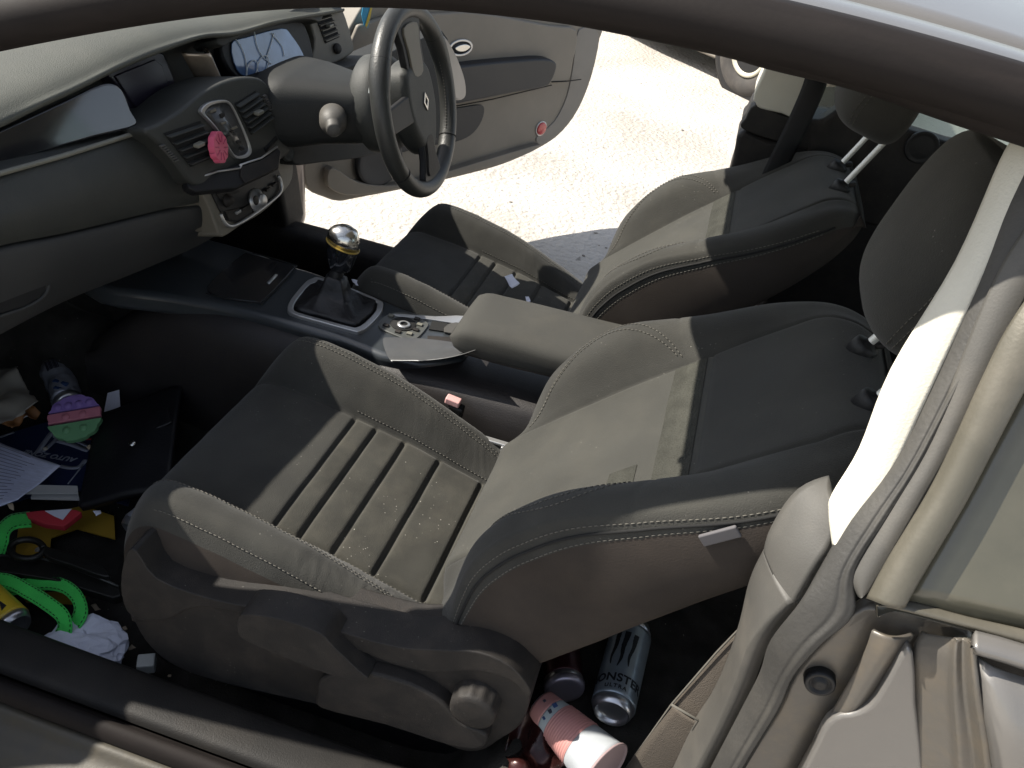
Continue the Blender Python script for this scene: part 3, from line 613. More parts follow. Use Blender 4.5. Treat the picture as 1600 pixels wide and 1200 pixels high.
# driver's belt webbing hanging from the far pillar
bl = [on(p, y=1.44) for p in [(1262, 90), (1255, 130), (1225, 200), (1195, 262), (1170, 320)]]
br = [p + V((.046, 0.006, .0)) for p in bl]
db = thing('seat_belt', "dark driver's seat belt hanging down the far pillar behind the driver's seat", 'seat belt', bl[-1] - V((0, 0, .1)))
def ribbon(name, A, B, m, par, bow=.003, n=8, solid=.0014):
    A, B = cr(A, n), cr(B, n); rows = [[a.lerp(b, k / 6) + V((0, -bow * math.sin(math.pi * k / 6), 0)) for k in range(7)] for a, b in zip(A, B)]
    return obj(name, *grid(rows), m, par, solid=solid)
ribbon('belt_webbing', bl, br, blackp, db)
# passenger belt beside the near pillar
nb = thing('seat_belt', 'brown dusty passenger seat belt slanting down beside the near pillar trim, folded over once', 'seat belt', on((1050, 1103), y=.29))
ribbon('belt_webbing', [on(p, y=.27) for p in [(1235, 890), (1190, 947), (1120, 1020), (1046, 1102)]], [on(p, y=.25) for p in [(1255, 960), (1215, 1010), (1165, 1075), (1109, 1136)]], beltm, nb)
ribbon('belt_fold', [on(p, y=.262) for p in [(1052, 1103), (1015, 1150), (975, 1205), (940, 1260)]], [on(p, y=.242) for p in [(1112, 1138), (1085, 1185), (1060, 1235), (1040, 1280)]], beltm, nb)
obj('webbing_edge', *tube([on(p, y=.265) for p in [(1235, 889), (1190, 946), (1120, 1019), (1049, 1101), (1015, 1149), (975, 1204)]], .0013, 6), thread, nb)
obj('webbing_edge', *tube([on(p, y=.238) for p in [(1049, 1101), (1082, 1120), (1112, 1138)]], .0016, 6), thread, nb)
# ================================================================== dashboard
da = thing('dashboard', 'grey-green dashboard with sunlit top pad, centre screen, air vents and instrument cluster', 'dashboard', (-.95, .905, .7))
def ptab(px, x, ax='z'): return sorted((q.y, getattr(q, ax)) for q in [on(p, x=x) for p in px])
ZC = ptab([(-200, 235), (-80, 193), (0, 161), (75, 131), (137, 103), (175, 84), (228, 63), (290, 47), (360, 38), (430, 24), (520, 8), (600, -6)], -.81)
ZB = ptab([(-200, 275), (-80, 232), (0, 198), (61, 168), (122, 140), (175, 113), (228, 90), (282, 70), (320, 58), (372, 54), (430, 36), (520, 20), (600, 5)], -.79)
rows = []
for k in range(91):
    y = .15 + 1.50 * k / 90; zc, zb = table(ZC, y), table(ZB, y); cb = 1 - ((y - .905) / .72) ** 2
    rows.append([V((-1.47, y, .985)), V((-1.30, y, zc - .035)), V((-1.15, y, zc - .008 + .004 * cb)), V((-.98, y, zc + .008)), V((-.87, y, zc + .008)), V((-.825, y, zc + .004)), V((-.806, y, zc - .003)), V((-.797, y, zc - .010)),
                 V((-.790, y, zb + .008)), V((-.788, y, zb)), V((-.795, y, zb - .006)), V((-.82, y, zb - .008)), V((-.90, y, zb - .008))])
obj('dash_pad', *grid(rows), dashp, da, sub=1)
obj('dash_recess', *plate([V((-.885, .24, .86)), V((-.885, 1.62, .86)), V((-.885, 1.62, 1.045)), V((-.885, 1.2, 1.07)), V((-.885, .9, 1.085)), V((-.885, .6, 1.06)), V((-.885, .24, 1.05))], (1, 0, 0), .1), dashd, da, smooth=False)
# shelf under the recess, running to the front face
ZT = [(.20, 1.012), (.47, .998), (.60, .988), (.77, .974), (.9, .962), (1.1, .945), (1.62, .90)]
ZG = [(.20, .955), (.43, .912), (.55, .882), (.80, .828), (.88, .808), (1.0, .78), (1.62, .74)]
ZL = [(.20, .76), (.40, .738), (.58, .723), (.79, .688), (1.0, .66), (1.62, .64)]
rows = []
for k in range(61):
    y = .24 + .80 * k / 60; zt, zg, zl = table(ZT, y), table(ZG, y), table(ZL, y)
    rows.append([V((-.90, y, zt + .012)), V((-.80, y, zt + .006)), V((-.768, y, zt)), V((-.756, y, zt - .010)), V((-.742, y, zt - .035)), V((-.730, y, (zt + zg) / 2)), V((-.734, y, zg + .012)), V((-.740, y, zg))])
obj('dash_face', *grid(rows), dashd, da, sub=1)
rows = []
for k in range(61):
    y = .24 + .80 * k / 60; zt, zg, zl = table(ZT, y), table(ZG, y) - .004, table(ZL, y)
    rows.append([V((-.765, y, zg)), V((-.743, y, zg)), V((-.738, y, zg - .004)), V((-.736, y, zg - .02)), V((-.738, y, zg - .045)), V((-.75, y, (zg * .5 + zl * .5))), V((-.775, y, zl + .02)), V((-.79, y, zl + .003)), V((-.81, y, zl)), V((-.95, y, zl - .01)), V((-1.2, y, zl - .15))])
gb = obj('glovebox', *grid(rows), dashl, da, sub=1)
obj('trim_line', *tube([on(p, x=-.762) for p in [(-40, 283), (0, 271), (100, 243), (215, 207), (250, 190)]], .0042, 8), mat('pale_trim_edge', (.17, .165, .135), .45, bump=0), da)
hp = [on(p, x=-.755) for p in [(76, 436), (74, 452), (64, 466), (40, 480), (0, 494), (-40, 505)]]
obj('glovebox_handle', *tube(cr(hp, 5), .0035, 8), dashl, gb)
obj('handle_recess', *plate([on(p, x=-.752) for p in [(73, 438), (70, 455), (60, 465), (38, 478), (-40, 502), (-40, 470), (30, 450)]], (1, 0, 0), .006), groove, gb, smooth=False)
GO, GN = V((-.792, .6, 1.02)), V((.93, -.10, .36)).normalized()
gp = lambda p, o=0: onp(p, GO + GN * o, GN)
obj('gloss_trim_panel', *plate(cr([gp(p) for p in [(-60, 228), (0, 203), (95, 160), (150, 134), (175, 130), (192, 142), (205, 172), (213, 197), (150, 214), (60, 240), (0, 258), (-60, 277)]], 4, True), GN, .012), glossb, da, bevel=.004)
# centre display, fin and cluster
def pl8(name, px, o, n, m, th, par, bevel=.004, sm=3, off=0, seg=3):
    n = V(n).normalized(); o = V(o) + n * off
    return obj(name, *plate(cr([onp(p, o, n) for p in px], sm, True) if sm else [onp(p, o, n) for p in px], n, th), m, par, bevel=bevel, seg=seg)
pl8('screen_bezel', [(168, 112), (200, 98), (246, 80), (262, 96), (282, 158), (262, 172), (216, 188), (206, 176), (190, 142)], (-.845, .93, .99), (.95, -.05, .3), screen, .03, da, .006)
pl8('centre_screen', [(180, 118), (243, 92), (254, 102), (270, 150), (218, 172), (206, 160)], (-.845, .93, .99), (.95, -.05, .3), screen, .006, da, .003, 0, .004)
fin = mat('gold_reflection_fin', (.34, .27, .20), .22, metal=.4, coat=.5, bump=0, var=.3, vs=18)  # brown-gold reflection put into the base colour of this gloss piece
rows = []
for i in range(9):
    u = i / 8; a = on((284 + 28 * u, 84 + 52 * u), x=-.835); b = on((318 + 22 * u, 72 + 52 * u), x=-.835)
    rows.append([a.lerp(b, k / 12) + V((.035 * math.sin(math.pi * k / 12), 0, 0)) for k in range(13)])
obj('display_fin', *grid(rows), fin, da, solid=.004)
CO, CN = (-.83, 1.35, .955), (.93, -.12, .34)
ic = pl8('instrument_cluster', [(345, 66), (380, 50), (450, 24), (478, 40), (492, 92), (486, 108), (440, 124), (398, 138), (375, 128), (352, 100)], CO, CN, blackp, .05, da, .008)
pl8('gauge_lens', [(362, 68), (385, 58), (440, 44), (455, 54), (474, 84), (473, 104), (440, 114), (414, 127), (392, 124), (370, 108)], CO, CN, mat('sky_reflection_lens', (.14, .24, .44), .12, coat=.8, coatr=.05, spec=.8, bump=0, var=.5, vs=9), .004, ic, .002, 3, .004)  # blue base colour stands in for sky reflected in the lens
lm = mat('pale_glint_and_switch', (.75, .8, .8), .4, bump=0)  # pale colour for modelled lens reflections, and for the rim switch
CNv = V(CN).normalized()
for pts in ([(364, 57), (376, 72), (384, 95), (385, 120)], [(397, 45), (401, 70), (410, 88), (424, 100)], [(424, 52), (440, 72), (444, 88)], [(428, 52), (423, 70), (416, 92)]):
    obj('reflection_streak', *tube(cr([onp(p, V(CO) + CNv * .006, CN) for p in pts], 5), .0011, 6), lm, ic)  # pale tubes drawn as streaks of light reflected in the lens
for (cx, cy, rx, ry) in ((411, 102, 8, 15), (394, 108, 8, 14)):
    obj('reflection_ring', *tube([onp((cx + rx * math.cos(a) - 3 * math.sin(a), cy + ry * math.sin(a)), V(CO) + CNv * .007, CN) for a in [2 * math.pi * k / 24 for k in range(25)]], .0013, 6), lm, ic)  # reflected loops modelled as pale rings, not printed dials
pl8('cluster_brow', [(338, 60), (372, 42), (440, 22), (486, 4), (505, 20), (500, 34), (486, 30), (450, 34), (380, 56), (350, 72)], (-.80, 1.35, 1.03), (.9, 0, .4), dashd, .06, da, .01)
# driver-side end with the outer vent
pl8('dash_end', [(478, 10), (520, 2), (535, 12), (552, 66), (550, 84), (514, 104), (500, 110), (486, 100), (492, 60)], (-.80, 1.6, .98), (.9, -.25, .3), dashb, .10, da, .012)
def slats(name, quadpx, o, n, cnt, par, m, depth=.010, r=.0028):
    n = V(n).normalized(); o = V(o); A, B, C_, D_ = [onp(p, o, n) for p in quadpx]
    vent = obj(name, *plate([A + n * .0015, B + n * .0015, C_ + n * .0015, D_ + n * .0015], n, .004), groove, par, smooth=False)
    for k in range(cnt):
        u = (k + .5) / cnt; a, b = A.lerp(D_, u), B.lerp(C_, u); d = (D_ - A).normalized() * .35 + n
        obj('vent_slat', *plate([a + n * .001, b + n * .001, b + d.normalized() * depth, a + d.normalized() * depth], (D_ - A).normalized(), r), m, vent, bevel=.0008, seg=2)
    c = (A + B + C_ + D_) / 4
    obj('vent_tab', *box(c + n * (depth + .003), (.012, .022, .007)), MATS['pale_trim_edge'], vent, bevel=.002)
    return vent
slats('air_vent', [(490, 20), (513, 14), (530, 58), (508, 68)], (-.80, 1.6, .98), (.9, -.25, .3), 6, da, dashb, .008)
obj('mirror_switch', *lathe(onp((526, 76), (-.798, 1.6, .98), (.9, -.25, .3)), (.9, -.25, .3), [(.001, .008), (.010, .008), (.013, .004), (.013, 0)], 20), trimp, da)
# centre pod
PO, PN = V((-.70, .95, .93)), V((.965, -.06, .22)).normalized()
pd = pl8('centre_pod', [(226, 204), (250, 192), (285, 170), (320, 142), (362, 123), (398, 120), (417, 130), (432, 160), (450, 195), (457, 228), (448, 244), (420, 258), (360, 276), (320, 289), (299, 286), (276, 258), (250, 228)], PO, PN, dashd, .11, da, .014, 3, 0, 5)
PP = lambda p, o=0: onp(p, PO + PN * o, PN)
slats('air_vent', [(255, 208), (312, 189), (340, 243), (297, 261)], PO, PN, 5, pd, dashd)
slats('air_vent', [(366, 162), (398, 142), (425, 186), (392, 211)], PO, PN, 6, pd, dashd)
for a, b in (((252, 226), (276, 252)), ((412, 148), (424, 172))):
    wp, wq = PP(a, .003), PP(b, .003)
    for k in range(8):
        c = wp.lerp(wq, (k + .5) / 8); obj('thumb_wheel_tooth', *box(c, (.006, .012, .0028)), greytrim, pd, bevel=.0008)
ring_px = [(315, 175), (320, 165), (331, 159), (347, 156), (358, 158), (366, 168), (376, 188), (387, 213), (394, 234), (391, 243), (384, 247), (374, 248), (366, 243), (355, 226), (340, 203), (326, 187)]
cen = V((sum(p[0] for p in ring_px) / 16, sum(p[1] for p in ring_px) / 16, 0))
inn = [(cen.x + (p[0] - cen.x) * .86, cen.y + (p[1] - cen.y) * .90) for p in ring_px]
obj('silver_bezel', *ringplate(cr([PP(p, .008) for p in ring_px], 3, True), cr([PP(p, .006) for p in inn], 3, True), PN, .010), silver, pd, bevel=.0015)
bz_ = obj('control_panel', *plate(cr([PP(p, .0035) for p in inn], 3, True), PN, .004), mat('smoked_control_panel', (.05, .05, .048), .25, coat=.4, bump=0), pd)
for p, w, h in [((334, 173), 9, 4), ((348, 180), 6, 6), ((350, 192), 8, 3), ((367, 200), 9, 3), ((363, 205), 4, 3), ((374, 222), 6, 4), ((379, 233), 5, 4), ((356, 212), 6, 3)]:
    obj('control_button', *plate([PP((p[0] + sx * w / 2 + sy * 1.2, p[1] + sy * h / 2 - sx * w * .2), .0055) for sx, sy in ((-1, -1), (1, -1), (1, 1), (-1, 1))], PN, .003), dashb if w > 7 else trimp, bz_, bevel=.0008)
pl8('pod_slot', [(413, 232), (432, 212), (434, 218), (416, 238)], PO, PN, groove, .003, pd, 0, 0, .0015)
# heater panel below
HO, HN = V((-.715, .98, .80)), V((.96, -.05, .27)).normalized()
hp_ = pl8('heater_panel', [(316, 296), (345, 289), (400, 272), (440, 250), (436, 226), (450, 224), (458, 245), (457, 280), (440, 305), (410, 333), (378, 352), (350, 370), (341, 362), (328, 326)], HO, HN, dashb, .09, da, .012, 3, 0, 4)
HP = lambda p, o=0: onp(p, HO + HN * o, HN)
pl8('heater_face', [(330, 300), (350, 295), (405, 277), (434, 262), (440, 276), (437, 300), (415, 320), (370, 348), (354, 344), (342, 326)], HO, HN, blackp, .004, hp_, .001, 0, .003)
pl8('heater_slot', [(338, 303), (372, 294), (376, 300), (345, 312)], HO, HN, trimp, .004, hp_, .001, 0, .005)
pl8('heater_lower_face', [(352, 330), (385, 322), (412, 300), (416, 316), (370, 345), (358, 343)], HO, HN, trimp, .004, hp_, .001, 0, .006)
obj('silver_frame', *tube(cr([HP(p, .008) for p in [(345, 334), (350, 346), (358, 353), (370, 351), (394, 337), (417, 320), (437, 302), (440, 288), (435, 274)]], 4), .0034, 8), silver, hp_)
kb = obj('heater_knob', *lathe(HP((400, 313), .004), HN, [(.001, .020), (.012, .020), (.014, .016), (.016, .006), (.024, .004), (.025, 0)], 32), silver, hp_)
obj('knob_cap', *lathe(HP((400, 313), .0245), HN, [(.001, .001), (.008, .001), (.010, 0)], 24), trimp, kb)
obj('heater_knob', *lathe(HP((355, 313), .004), HN, [(.001, .012), (.008, .012), (.009, .004), (.013, .003), (.014, 0)], 28), trimp, hp_)
for p in [(380, 326), (372, 331), (428, 288), (418, 296)]: obj('heater_button', *box(HP(p, .008), (.006, .016, .006)), silver if p[0] == 372 else trimp, hp_, bevel=.001)
obj('start_button', *lathe(onp((449, 240), HO + V((.0, 0, .0)), (.9, -.3, .25)), (.9, -.35, .25), [(.001, .004), (.010, .005), (.014, .008), (.016, .004), (.017, 0)], 28), dashd, hp_)
pl8('lower_stack_panel', [(262, 328), (300, 304), (320, 300), (349, 369), (300, 362), (283, 358)], (-.745, .88, .8), (1, -.1, 0), dashb, .06, da, .006, 0)
# pulled-out tray below the pod
tr = pl8('storage_tray', [(292, 282), (312, 276), (348, 264), (408, 247), (432, 229), (440, 236), (437, 262), (382, 288), (370, 294), (308, 300), (295, 293)], (-.665, .95, .865), (.72, -.16, .66), blackp, .022, da, .004, 0)
for pts in ([(311, 277), (340, 268), (374, 263)], [(374, 258), (408, 247), (433, 229)], [(375, 263), (378, 257)]):
    obj('tray_edge', *tube([onp(p, (-.663, .95, .867), (.72, -.16, .66)) for p in pts], .0020, 6), silver, tr)
pl8('tray_lid', [(377, 260), (408, 250), (432, 236), (438, 246), (436, 262), (384, 286), (376, 274)], (-.663, .95, .869), (.72, -.16, .66), trimp, .006, tr, .002, 0)
# driver-side lower dash and steering column
pl8('driver_dash', [(424, 140), (440, 130), (480, 112), (570, 98), (660, 60), (700, 60), (700, 200), (640, 226), (603, 236), (560, 247), (500, 254), (461, 257), (455, 230), (442, 180)], (-.70, 1.25, .95), (.97, 0, .2), mat('driver_dash_plastic', (.018, .019, .019), .75, bump=.4, bs=500, dust=.1, dcol=(.06, .06, .05), spec=.25), .12, da, .02, 3, 0, 5)
sw = thing('steering_wheel', 'dark leather steering wheel with two spokes, airbag hub and diamond badge', 'steering wheel', (-.50, 1.276, .96))
WC, WN, WU = V((-.440, 1.276, .975)), V((.965, 0, .262)).normalized(), V((-.262, 0, .965)).normalized(); WY = V((0, 1, 0))
wp_ = lambda v, u, o=0: WC + WY * v + WU * u + WN * o
sh_ = []
for i, (d, hw, hh) in enumerate([(-.30, .15, .085), (-.24, .135, .08), (-.17, .10, .07), (-.11, .085, .066), (-.075, .075, .06)]):
    c = WC + V((d, -.01 + d * .1, -.025 + d * .10)); sh_.append([c + V((0, hw * math.copysign(abs(math.cos(a)) ** .6, math.cos(a)), hh * math.copysign(abs(math.sin(a)) ** .6, math.sin(a)))) for a in [2 * math.pi * k / 32 for k in range(32)]])
obj('column_shroud', *grid(sh_, True, True), mat('shroud_black', (.017, .018, .0175), .6, bump=.3, bs=500, dust=.1, dcol=(.06, .06, .05), spec=.3), sw)
obj('column_collar', *lathe(WC - WN * .085, WN, [(.03, -.03), (.092, -.03), (.102, -.02), (.104, .01), (.098, .028), (.08, .034), (.001, .034)], 40), dashd, sw)
rows = []; n = 140
for k in range(n):
    a = 2 * math.pi * k / n; r = .183; thick = 1 + .12 * math.exp(-((math.sin(a) - .5) / .2) ** 2); d = WY * math.cos(a) + WU * math.sin(a)
    rows.append([WC + d * (r + .0185 * thick * math.cos(b)) + WN * (.0195 * thick * math.sin(b)) + d * (0) for b in [2 * math.pi * j / 20 for j in range(20)]])
rim = obj('rim', *grid(rows + [rows[0]], True), leather, sw)
for a0 in (math.radians(v) for v in (38, 142, 218, 322)):
    d = WY * math.cos(a0) + WU * math.sin(a0); obj('rim_seam', *tube([WC + d * (.183 + .0192 * math.cos(b)) + WN * (.0202 * math.sin(b)) for b in [2 * math.pi * j / 20 for j in range(21)]], .0011, 6, up=tuple(d.cross(WN))), groove, rim)
st = []
for a1, a2 in ((-34, 30),):
    pth = [WC + (WY * math.cos(a) + WU * math.sin(a)) * (.183 - .0187) + WN * .002 for a in [math.radians(a1 + (a2 - a1) * k / 40) for k in range(41)]]; st.append(dashes(pth, .003, .004, .0011))
obj('rim_stitching', *join(*st), thread, rim)
hub_l = [(-.058, .062), (-.02, .080), (.03, .078), (.062, .055), (.074, .0), (.066, -.045), (.040, -.095), (.010, -.108), (-.025, -.085), (-.055, -.04), (-.066, .01)]
hb_ = obj('airbag_hub', *plate(cr([wp_(v * 1.12, u * 1.08, .014) for v, u in hub_l], 4, True), WN, .055), dashd, sw, bevel=.018, seg=6)
dm = lambda s, o: [wp_(.012 + .014 * s * v, -.002 + .020 * s * u, o) for v, u in ((0, 1), (1, 0), (0, -1), (-1, 0))]
obj('diamond_badge', *ringplate(dm(1, .017), dm(.52, .017), WN, .004), chrome, hb_, smooth=False, bevel=.0008)
for nm, pts in (('spoke', [(-.035, .06), (-.052, .12), (-.062, .172), (.055, .172), (.050, .12), (.045, .06)]), ('spoke', [(-.02, -.08), (-.030, -.12), (-.045, -.172), (.05, -.172), (.040, -.12), (.035, -.08)])):
    sp_ = obj(nm, *plate(cr([wp_(v, u, .010) for v, u in pts], 3, True), WN, .016), blackp, sw, bevel=.005)
    sg = 1 if pts[0][1] > 0 else -1
    obj('spoke_trim', *plate(cr([wp_(v * .62, .058 * sg + (u - .06 * sg) * .86, .0145) for v, u in pts], 3, True), WN, .006), dashb if sg > 0 else trimp, sp_, bevel=.002)
obj('spoke', *plate([wp_(-.17, .02, .005), wp_(-.17, -.03, .005), wp_(-.05, -.03, .012), wp_(-.05, .03, .012)], WN, .014), blackp, sw, bevel=.005)
obj('rim_switch', *box(wp_(-.105, .055, -.05), (.01, .006, .022)), lm, sw, bevel=.002)
# stalks on the column
q = on((520, 180), y=1.16)
stk = obj('audio_stalk', *lathe(q, V((.45, -.88, -.05)), [(.001, .082), (.012, .082), (.015, .078), (.015, .062), (.018, .058), (.024, .052), (.028, .038), (.028, .006), (.018, 0), (.001, 0)], 28), greytrim, sw)
pw = V((.6, -.5, 0)).normalized()
obj('wiper_stalk', *plate(cr([on(p, x=-.50) for p in [(688, 55), (700, 62), (716, 92), (727, 125), (728, 150), (718, 157), (708, 148), (700, 118), (688, 88)]], 3, True), (1, 0, .1), .014), mat('pale_stalk', (.20, .19, .18), .4), sw, bevel=.005)

# ================================================================== centre console
cs = thing('centre_console', 'glossy dark centre console with lidded bin, rotary controls, silver flanks and grey cloth armrest', 'console', (-.4, .905, .26))
cz = lambda p, o=0: on(p, z=.62 + o)
top = [(150, 445), (120, 400), (250, 360), (330, 372), (400, 392), (450, 411), (500, 426), (600, 466), (655, 487), (725, 494), (735, 540), (720, 560), (625, 562), (532, 530), (452, 506), (366, 482), (260, 462)]
obj('console_top', *plate(cr([cz(p) for p in top], 3, True), (0, 0, 1), .05), cons, cs, bevel=.018, seg=6)
rows = []
for i in range(31):
    x = -.98 + i * .039; zz = table([(-.98, .44), (-.85, .55), (-.7, .59), (-.4, .59), (-.15, .60), (.2, .60)], x)
    rows.append([V((x, .795, .25)), V((x, .800, .45)), V((x, .81, zz - .03)), V((x, .825, zz)), V((x, .86, zz + .012)), V((x, .985, zz + .012)), V((x, 1.0, zz)), V((x, 1.015, .45)), V((x, 1.02, .25))])
obj('console_body', *grid(rows), mat('console_side', (.018, .016, .016), .5, bump=.3, bs=500, dust=.15, dcol=(.10, .08, .07)), cs, sub=1)
lid = obj('bin_lid', *plate(cr([cz(p, .0035) for p in [(326, 455), (330, 440), (378, 398), (395, 398), (455, 414), (458, 420), (412, 468), (400, 471), (350, 464)]], 3, True), (0, 0, 1), .006), mat('lid_gloss', (.02, .021, .023), .16, coat=.5, dust=.12, dcol=(.1, .08, .07)), cs, bevel=.002)
obj('lid_slot', *plate([cz(p, .005) for p in [(417, 441), (430, 428), (434, 429), (421, 443)]], (0, 0, 1), .003), silver, lid)
obj('lid_gap', *tube(cr([cz(p, .003) for p in [(322, 458), (350, 466), (400, 473), (414, 470), (460, 420), (456, 413), (395, 395)]], 3), .0014, 6), groove, cs)
fo = [(449, 482), (455, 466), (476, 441), (488, 434), (500, 433), (545, 448), (593, 468), (599, 476), (594, 490), (575, 510), (562, 517), (550, 516), (500, 502), (458, 490)]
cf = V((sum(p[0] for p in fo) / len(fo), sum(p[1] for p in fo) / len(fo), 0))
fi = [(cf.x + (p[0] - cf.x) * .87, cf.y + (p[1] - cf.y) * .84) for p in fo]
gl = thing('gear_lever', 'manual gear lever with silver-topped black knob rising from a black boot in a silver frame', 'gear lever', cz((525, 475)))
obj('gear_frame', *ringplate(cr([cz(p, .008) for p in fo], 3, True), cr([cz(p, .007) for p in fi], 3, True), (0, 0, 1), .012), silver, gl, bevel=.0025)
gb0 = cz((523, 470)); GU = V((.10, .02, 1)).normalized()
base = cr([cz(p, .002) for p in fi], 3, True); m_ = len(base); rows = [base]
for u, s_ in ((.10, .90), (.2, .70), (.35, .52), (.5, .42), (.7, .33), (.9, .26), (1, .2)):
    rows.append([gb0.lerp(p, s_ * (1 + .05 * math.sin(i * 1.3 + u * 9))) + V((0, 0, .062 * u ** 1.3 + (.005 * math.sin(u * 22)))) + GU * 0 for i, p in enumerate(base)])
obj('gear_boot', *grid(rows, True, True), mat('boot_leather', (.012, .012, .013), .42, bump=.4, bs=160), gl)
obj('lever_shaft', *lathe(gb0 + V((0, 0, .05)), GU, [(.001, 0), (.016, 0), (.017, .012), (.012, .02), (.011, .05)], 20), blackp, gl)
kp = gb0 + GU * .075
kr = [(.014, .0), (.020, .006), (.0245, .02), (.0280, .040), (.0295, .060), (.0285, .078), (.0225, .092), (.012, .099), (.001, .100)]
rows = []
for r, h in kr: rows.append([kp + GU * h + V((1, 0, -.1)) * (r * 1.12 * math.cos(a)) + V((0, 1, 0)) * (r * .92 * math.sin(a)) for a in [2 * math.pi * k / 32 for k in range(32)]])
kn = obj('gear_knob', *grid(rows, True, True), glossb, gl)
rows = []
for r, h in kr[4:]: rows.append([kp + GU * (h + .0012) + V((1, 0, -.1)) * ((r + .0008) * 1.12 * math.cos(a)) + V((0, 1, 0)) * ((r + .0008) * .92 * math.sin(a)) + GU * (.006 * math.cos(a + 2.6)) * (1 if h < .08 else 0) for a in [2 * math.pi * k / 32 for k in range(32)]])
obj('knob_cap', *grid(rows, True, True), chrome, kn)
obj('knob_ring', *tube([p - GU * .002 for p in rows[0] + rows[0][:1]], .0020, 6), mat('amber_ring', (.34, .23, .04), .35, bump=0), kn)
# rotary control plate, storage, silver wings
pl_ = obj('control_plate', *plate(cr([cz(p, .004) for p in [(592, 505), (600, 494), (622, 487), (645, 492), (668, 503), (667, 512), (652, 528), (640, 531), (615, 522), (594, 512)]], 3, True), (0, 0, 1), .006), mat('dusty_control_plate', (.06, .065, .062), .35, coat=.3, dust=.4, dcol=(.2, .19, .17)), cs, bevel=.002)
obj('rotary_well', *lathe(cz((630, 506), .005), (0, 0, 1), [(.001, .001), (.026, .001), (.027, 0)], 30), groove, pl_)
rk = lathe(cz((631, 508), .006), (0, 0, 1), [(.008, .004), (.012, .004), (.014, .002), (.014, 0), (.008, 0), (.008, .004)], 30); obj('rotary_knob', rk[0], rk[1][:-2], silver, pl_)
for p in [(611, 493), (652, 498), (656, 507), (650, 515), (640, 521), (622, 518), (603, 508)]: obj('console_button', *box(cz(p, .006), (.012, .009, .004)), MATS['pale_trim_edge'] if p[0] in (611, 656, 640) else trimp, pl_, bevel=.001)
obj('silver_wing', *plate(cr([cz(p, .006) for p in [(612, 490), (640, 491), (680, 494), (724, 493), (726, 506), (700, 503), (660, 497), (625, 494)]], 3, True), (0, 0, 1), .012), silver, cs, bevel=.003)
rows = []
for u in [k / 16 for k in range(17)]:
    a = cz((598 + 142 * u, 529 + 14 * u - 4 * math.sin(math.pi * u)), .008); b = cz((600 + 140 * u, 545 + 2 * u), 0); c = on((612 + 130 * u, 566 - 18 * u ** 3), y=.815); rows.append([a + V((0, .006, 0)), a, a.lerp(b, .5) + V((0, -.003, .002)), b.lerp(c, .15), b.lerp(c, .6) + V((0, -.003, 0)), c, c + V((0, .01, -.002))])
obj('silver_wing', *grid(rows), mat('grey_satin_wing', (.11, .115, .12), .4, metal=.5, bump=.05, dust=.2), cs, sub=1)
obj('console_slot', *plate([cz(p, .003) for p in [(676, 499), (700, 502), (696, 518), (670, 514)]], (0, 0, 1), .002), groove, cs, smooth=False)
obj('key_card', *plate(cr([cz(p, .006) for p in [(700, 506), (722, 504), (724, 520), (694, 518)]], 2, True), (0, 0, 1), .004), greytrim, cs, bevel=.001)
obj('card_slot', *plate([cz(p, .004) for p in [(668, 524), (720, 527), (718, 534), (668, 534)]], (0, 0, 1), .003), trimp, cs, bevel=.001)
rows = []
for i in range(33):
    u = i / 32; x = -.185 + .40 * u; e = (1 - (1 - min(1, u / .12)) ** 2.4) ** .5 if u < .12 else 1
    e2 = max(0, 1 - max(0, (u - .94) / .06) ** 2) ** .5; e = max(.02, e * e2); hw = .088 * (.82 + .18 * e); hh = .037 * e; cy = .925; czz = .694 + .012 * u
    rows.append([V((x, cy + hw * math.copysign(abs(math.cos(a)) ** .45, math.cos(a)), czz + hh * math.copysign(abs(math.sin(a)) ** .62, math.sin(a)) + noise.noise(V((x * 12, math.cos(a), math.sin(a)))) * .002)) for a in [2 * math.pi * k / 44 for k in range(44)]])
ar = obj('armrest', *grid(rows, True, True), mat('armrest_cloth', (.040, .0397, .0355), .85, bump=.3, bs=600, dust=.15, dcol=(.18, .16, .12), vs=5), cs)
obj('armrest_seam', *tube([r[26] + (r[26] - V((r[26].x, .925, .70))).normalized() * .0005 for r in rows[3:30]], .0016, 6), cloth_side, ar)
for p, sz in (((778, 691), (.055, .012, .006)), ((792, 700), (.02, .02, .012))):
    obj('hinge_bracket', *box(on(p, y=.765), sz), silver, seat_near, bevel=.002)

# ================================================================== things lying about
def kit(name, label, cat, c, group=None): return thing(name, label, cat, c, group)
def zpl(px, c, n): return [onp(p, c, n) for p in px]
def card(px, z, m, th=.0012, n=(0, 0, 1), par=None, name='sheet', sm=0, bow=0.0, bevel=0, ref=None):
    c = on(ref or px[0], z=z); pts = zpl(px, c, n)
    if sm: pts = cr(pts, sm, True)
    return obj(name, *plate(pts, V(n), th), m, par, bevel=bevel, smooth=bool(bevel))
def single(o, label, cat, group=None): return props(o, label, cat, group)
def sheet(px4, z, m, bump=.004, n=(0, 0, 1), nu=18, nv=18, name='paper', sc=14, th=.0006, jag=0.0):
    c = on(px4[0], z=z); a, b, cc, d = zpl(px4, c, n); N3 = V(n)
    def f(p, u, v):
        p = p + N3 * (bump * noise.noise(p * sc) * 1.6)
        if jag and (u in (0, 1) or v in (0, 1)): p = p + V((noise.noise(p * 90), noise.noise(p * 90 + V((5, 5, 5))), 0)) * jag
        return p
    return obj(name, *quad(a, b, cc, d, nu, nv, f), m, None, solid=th)
paper_w = mat('white_paper', (.68, .70, .80), .8, bump=.05, var=.05)
paper_l = mat('lined_print_paper', (.62, .65, .82), .8, bump=.05, var=.10, vs=60, streak=(1, 5, 1))
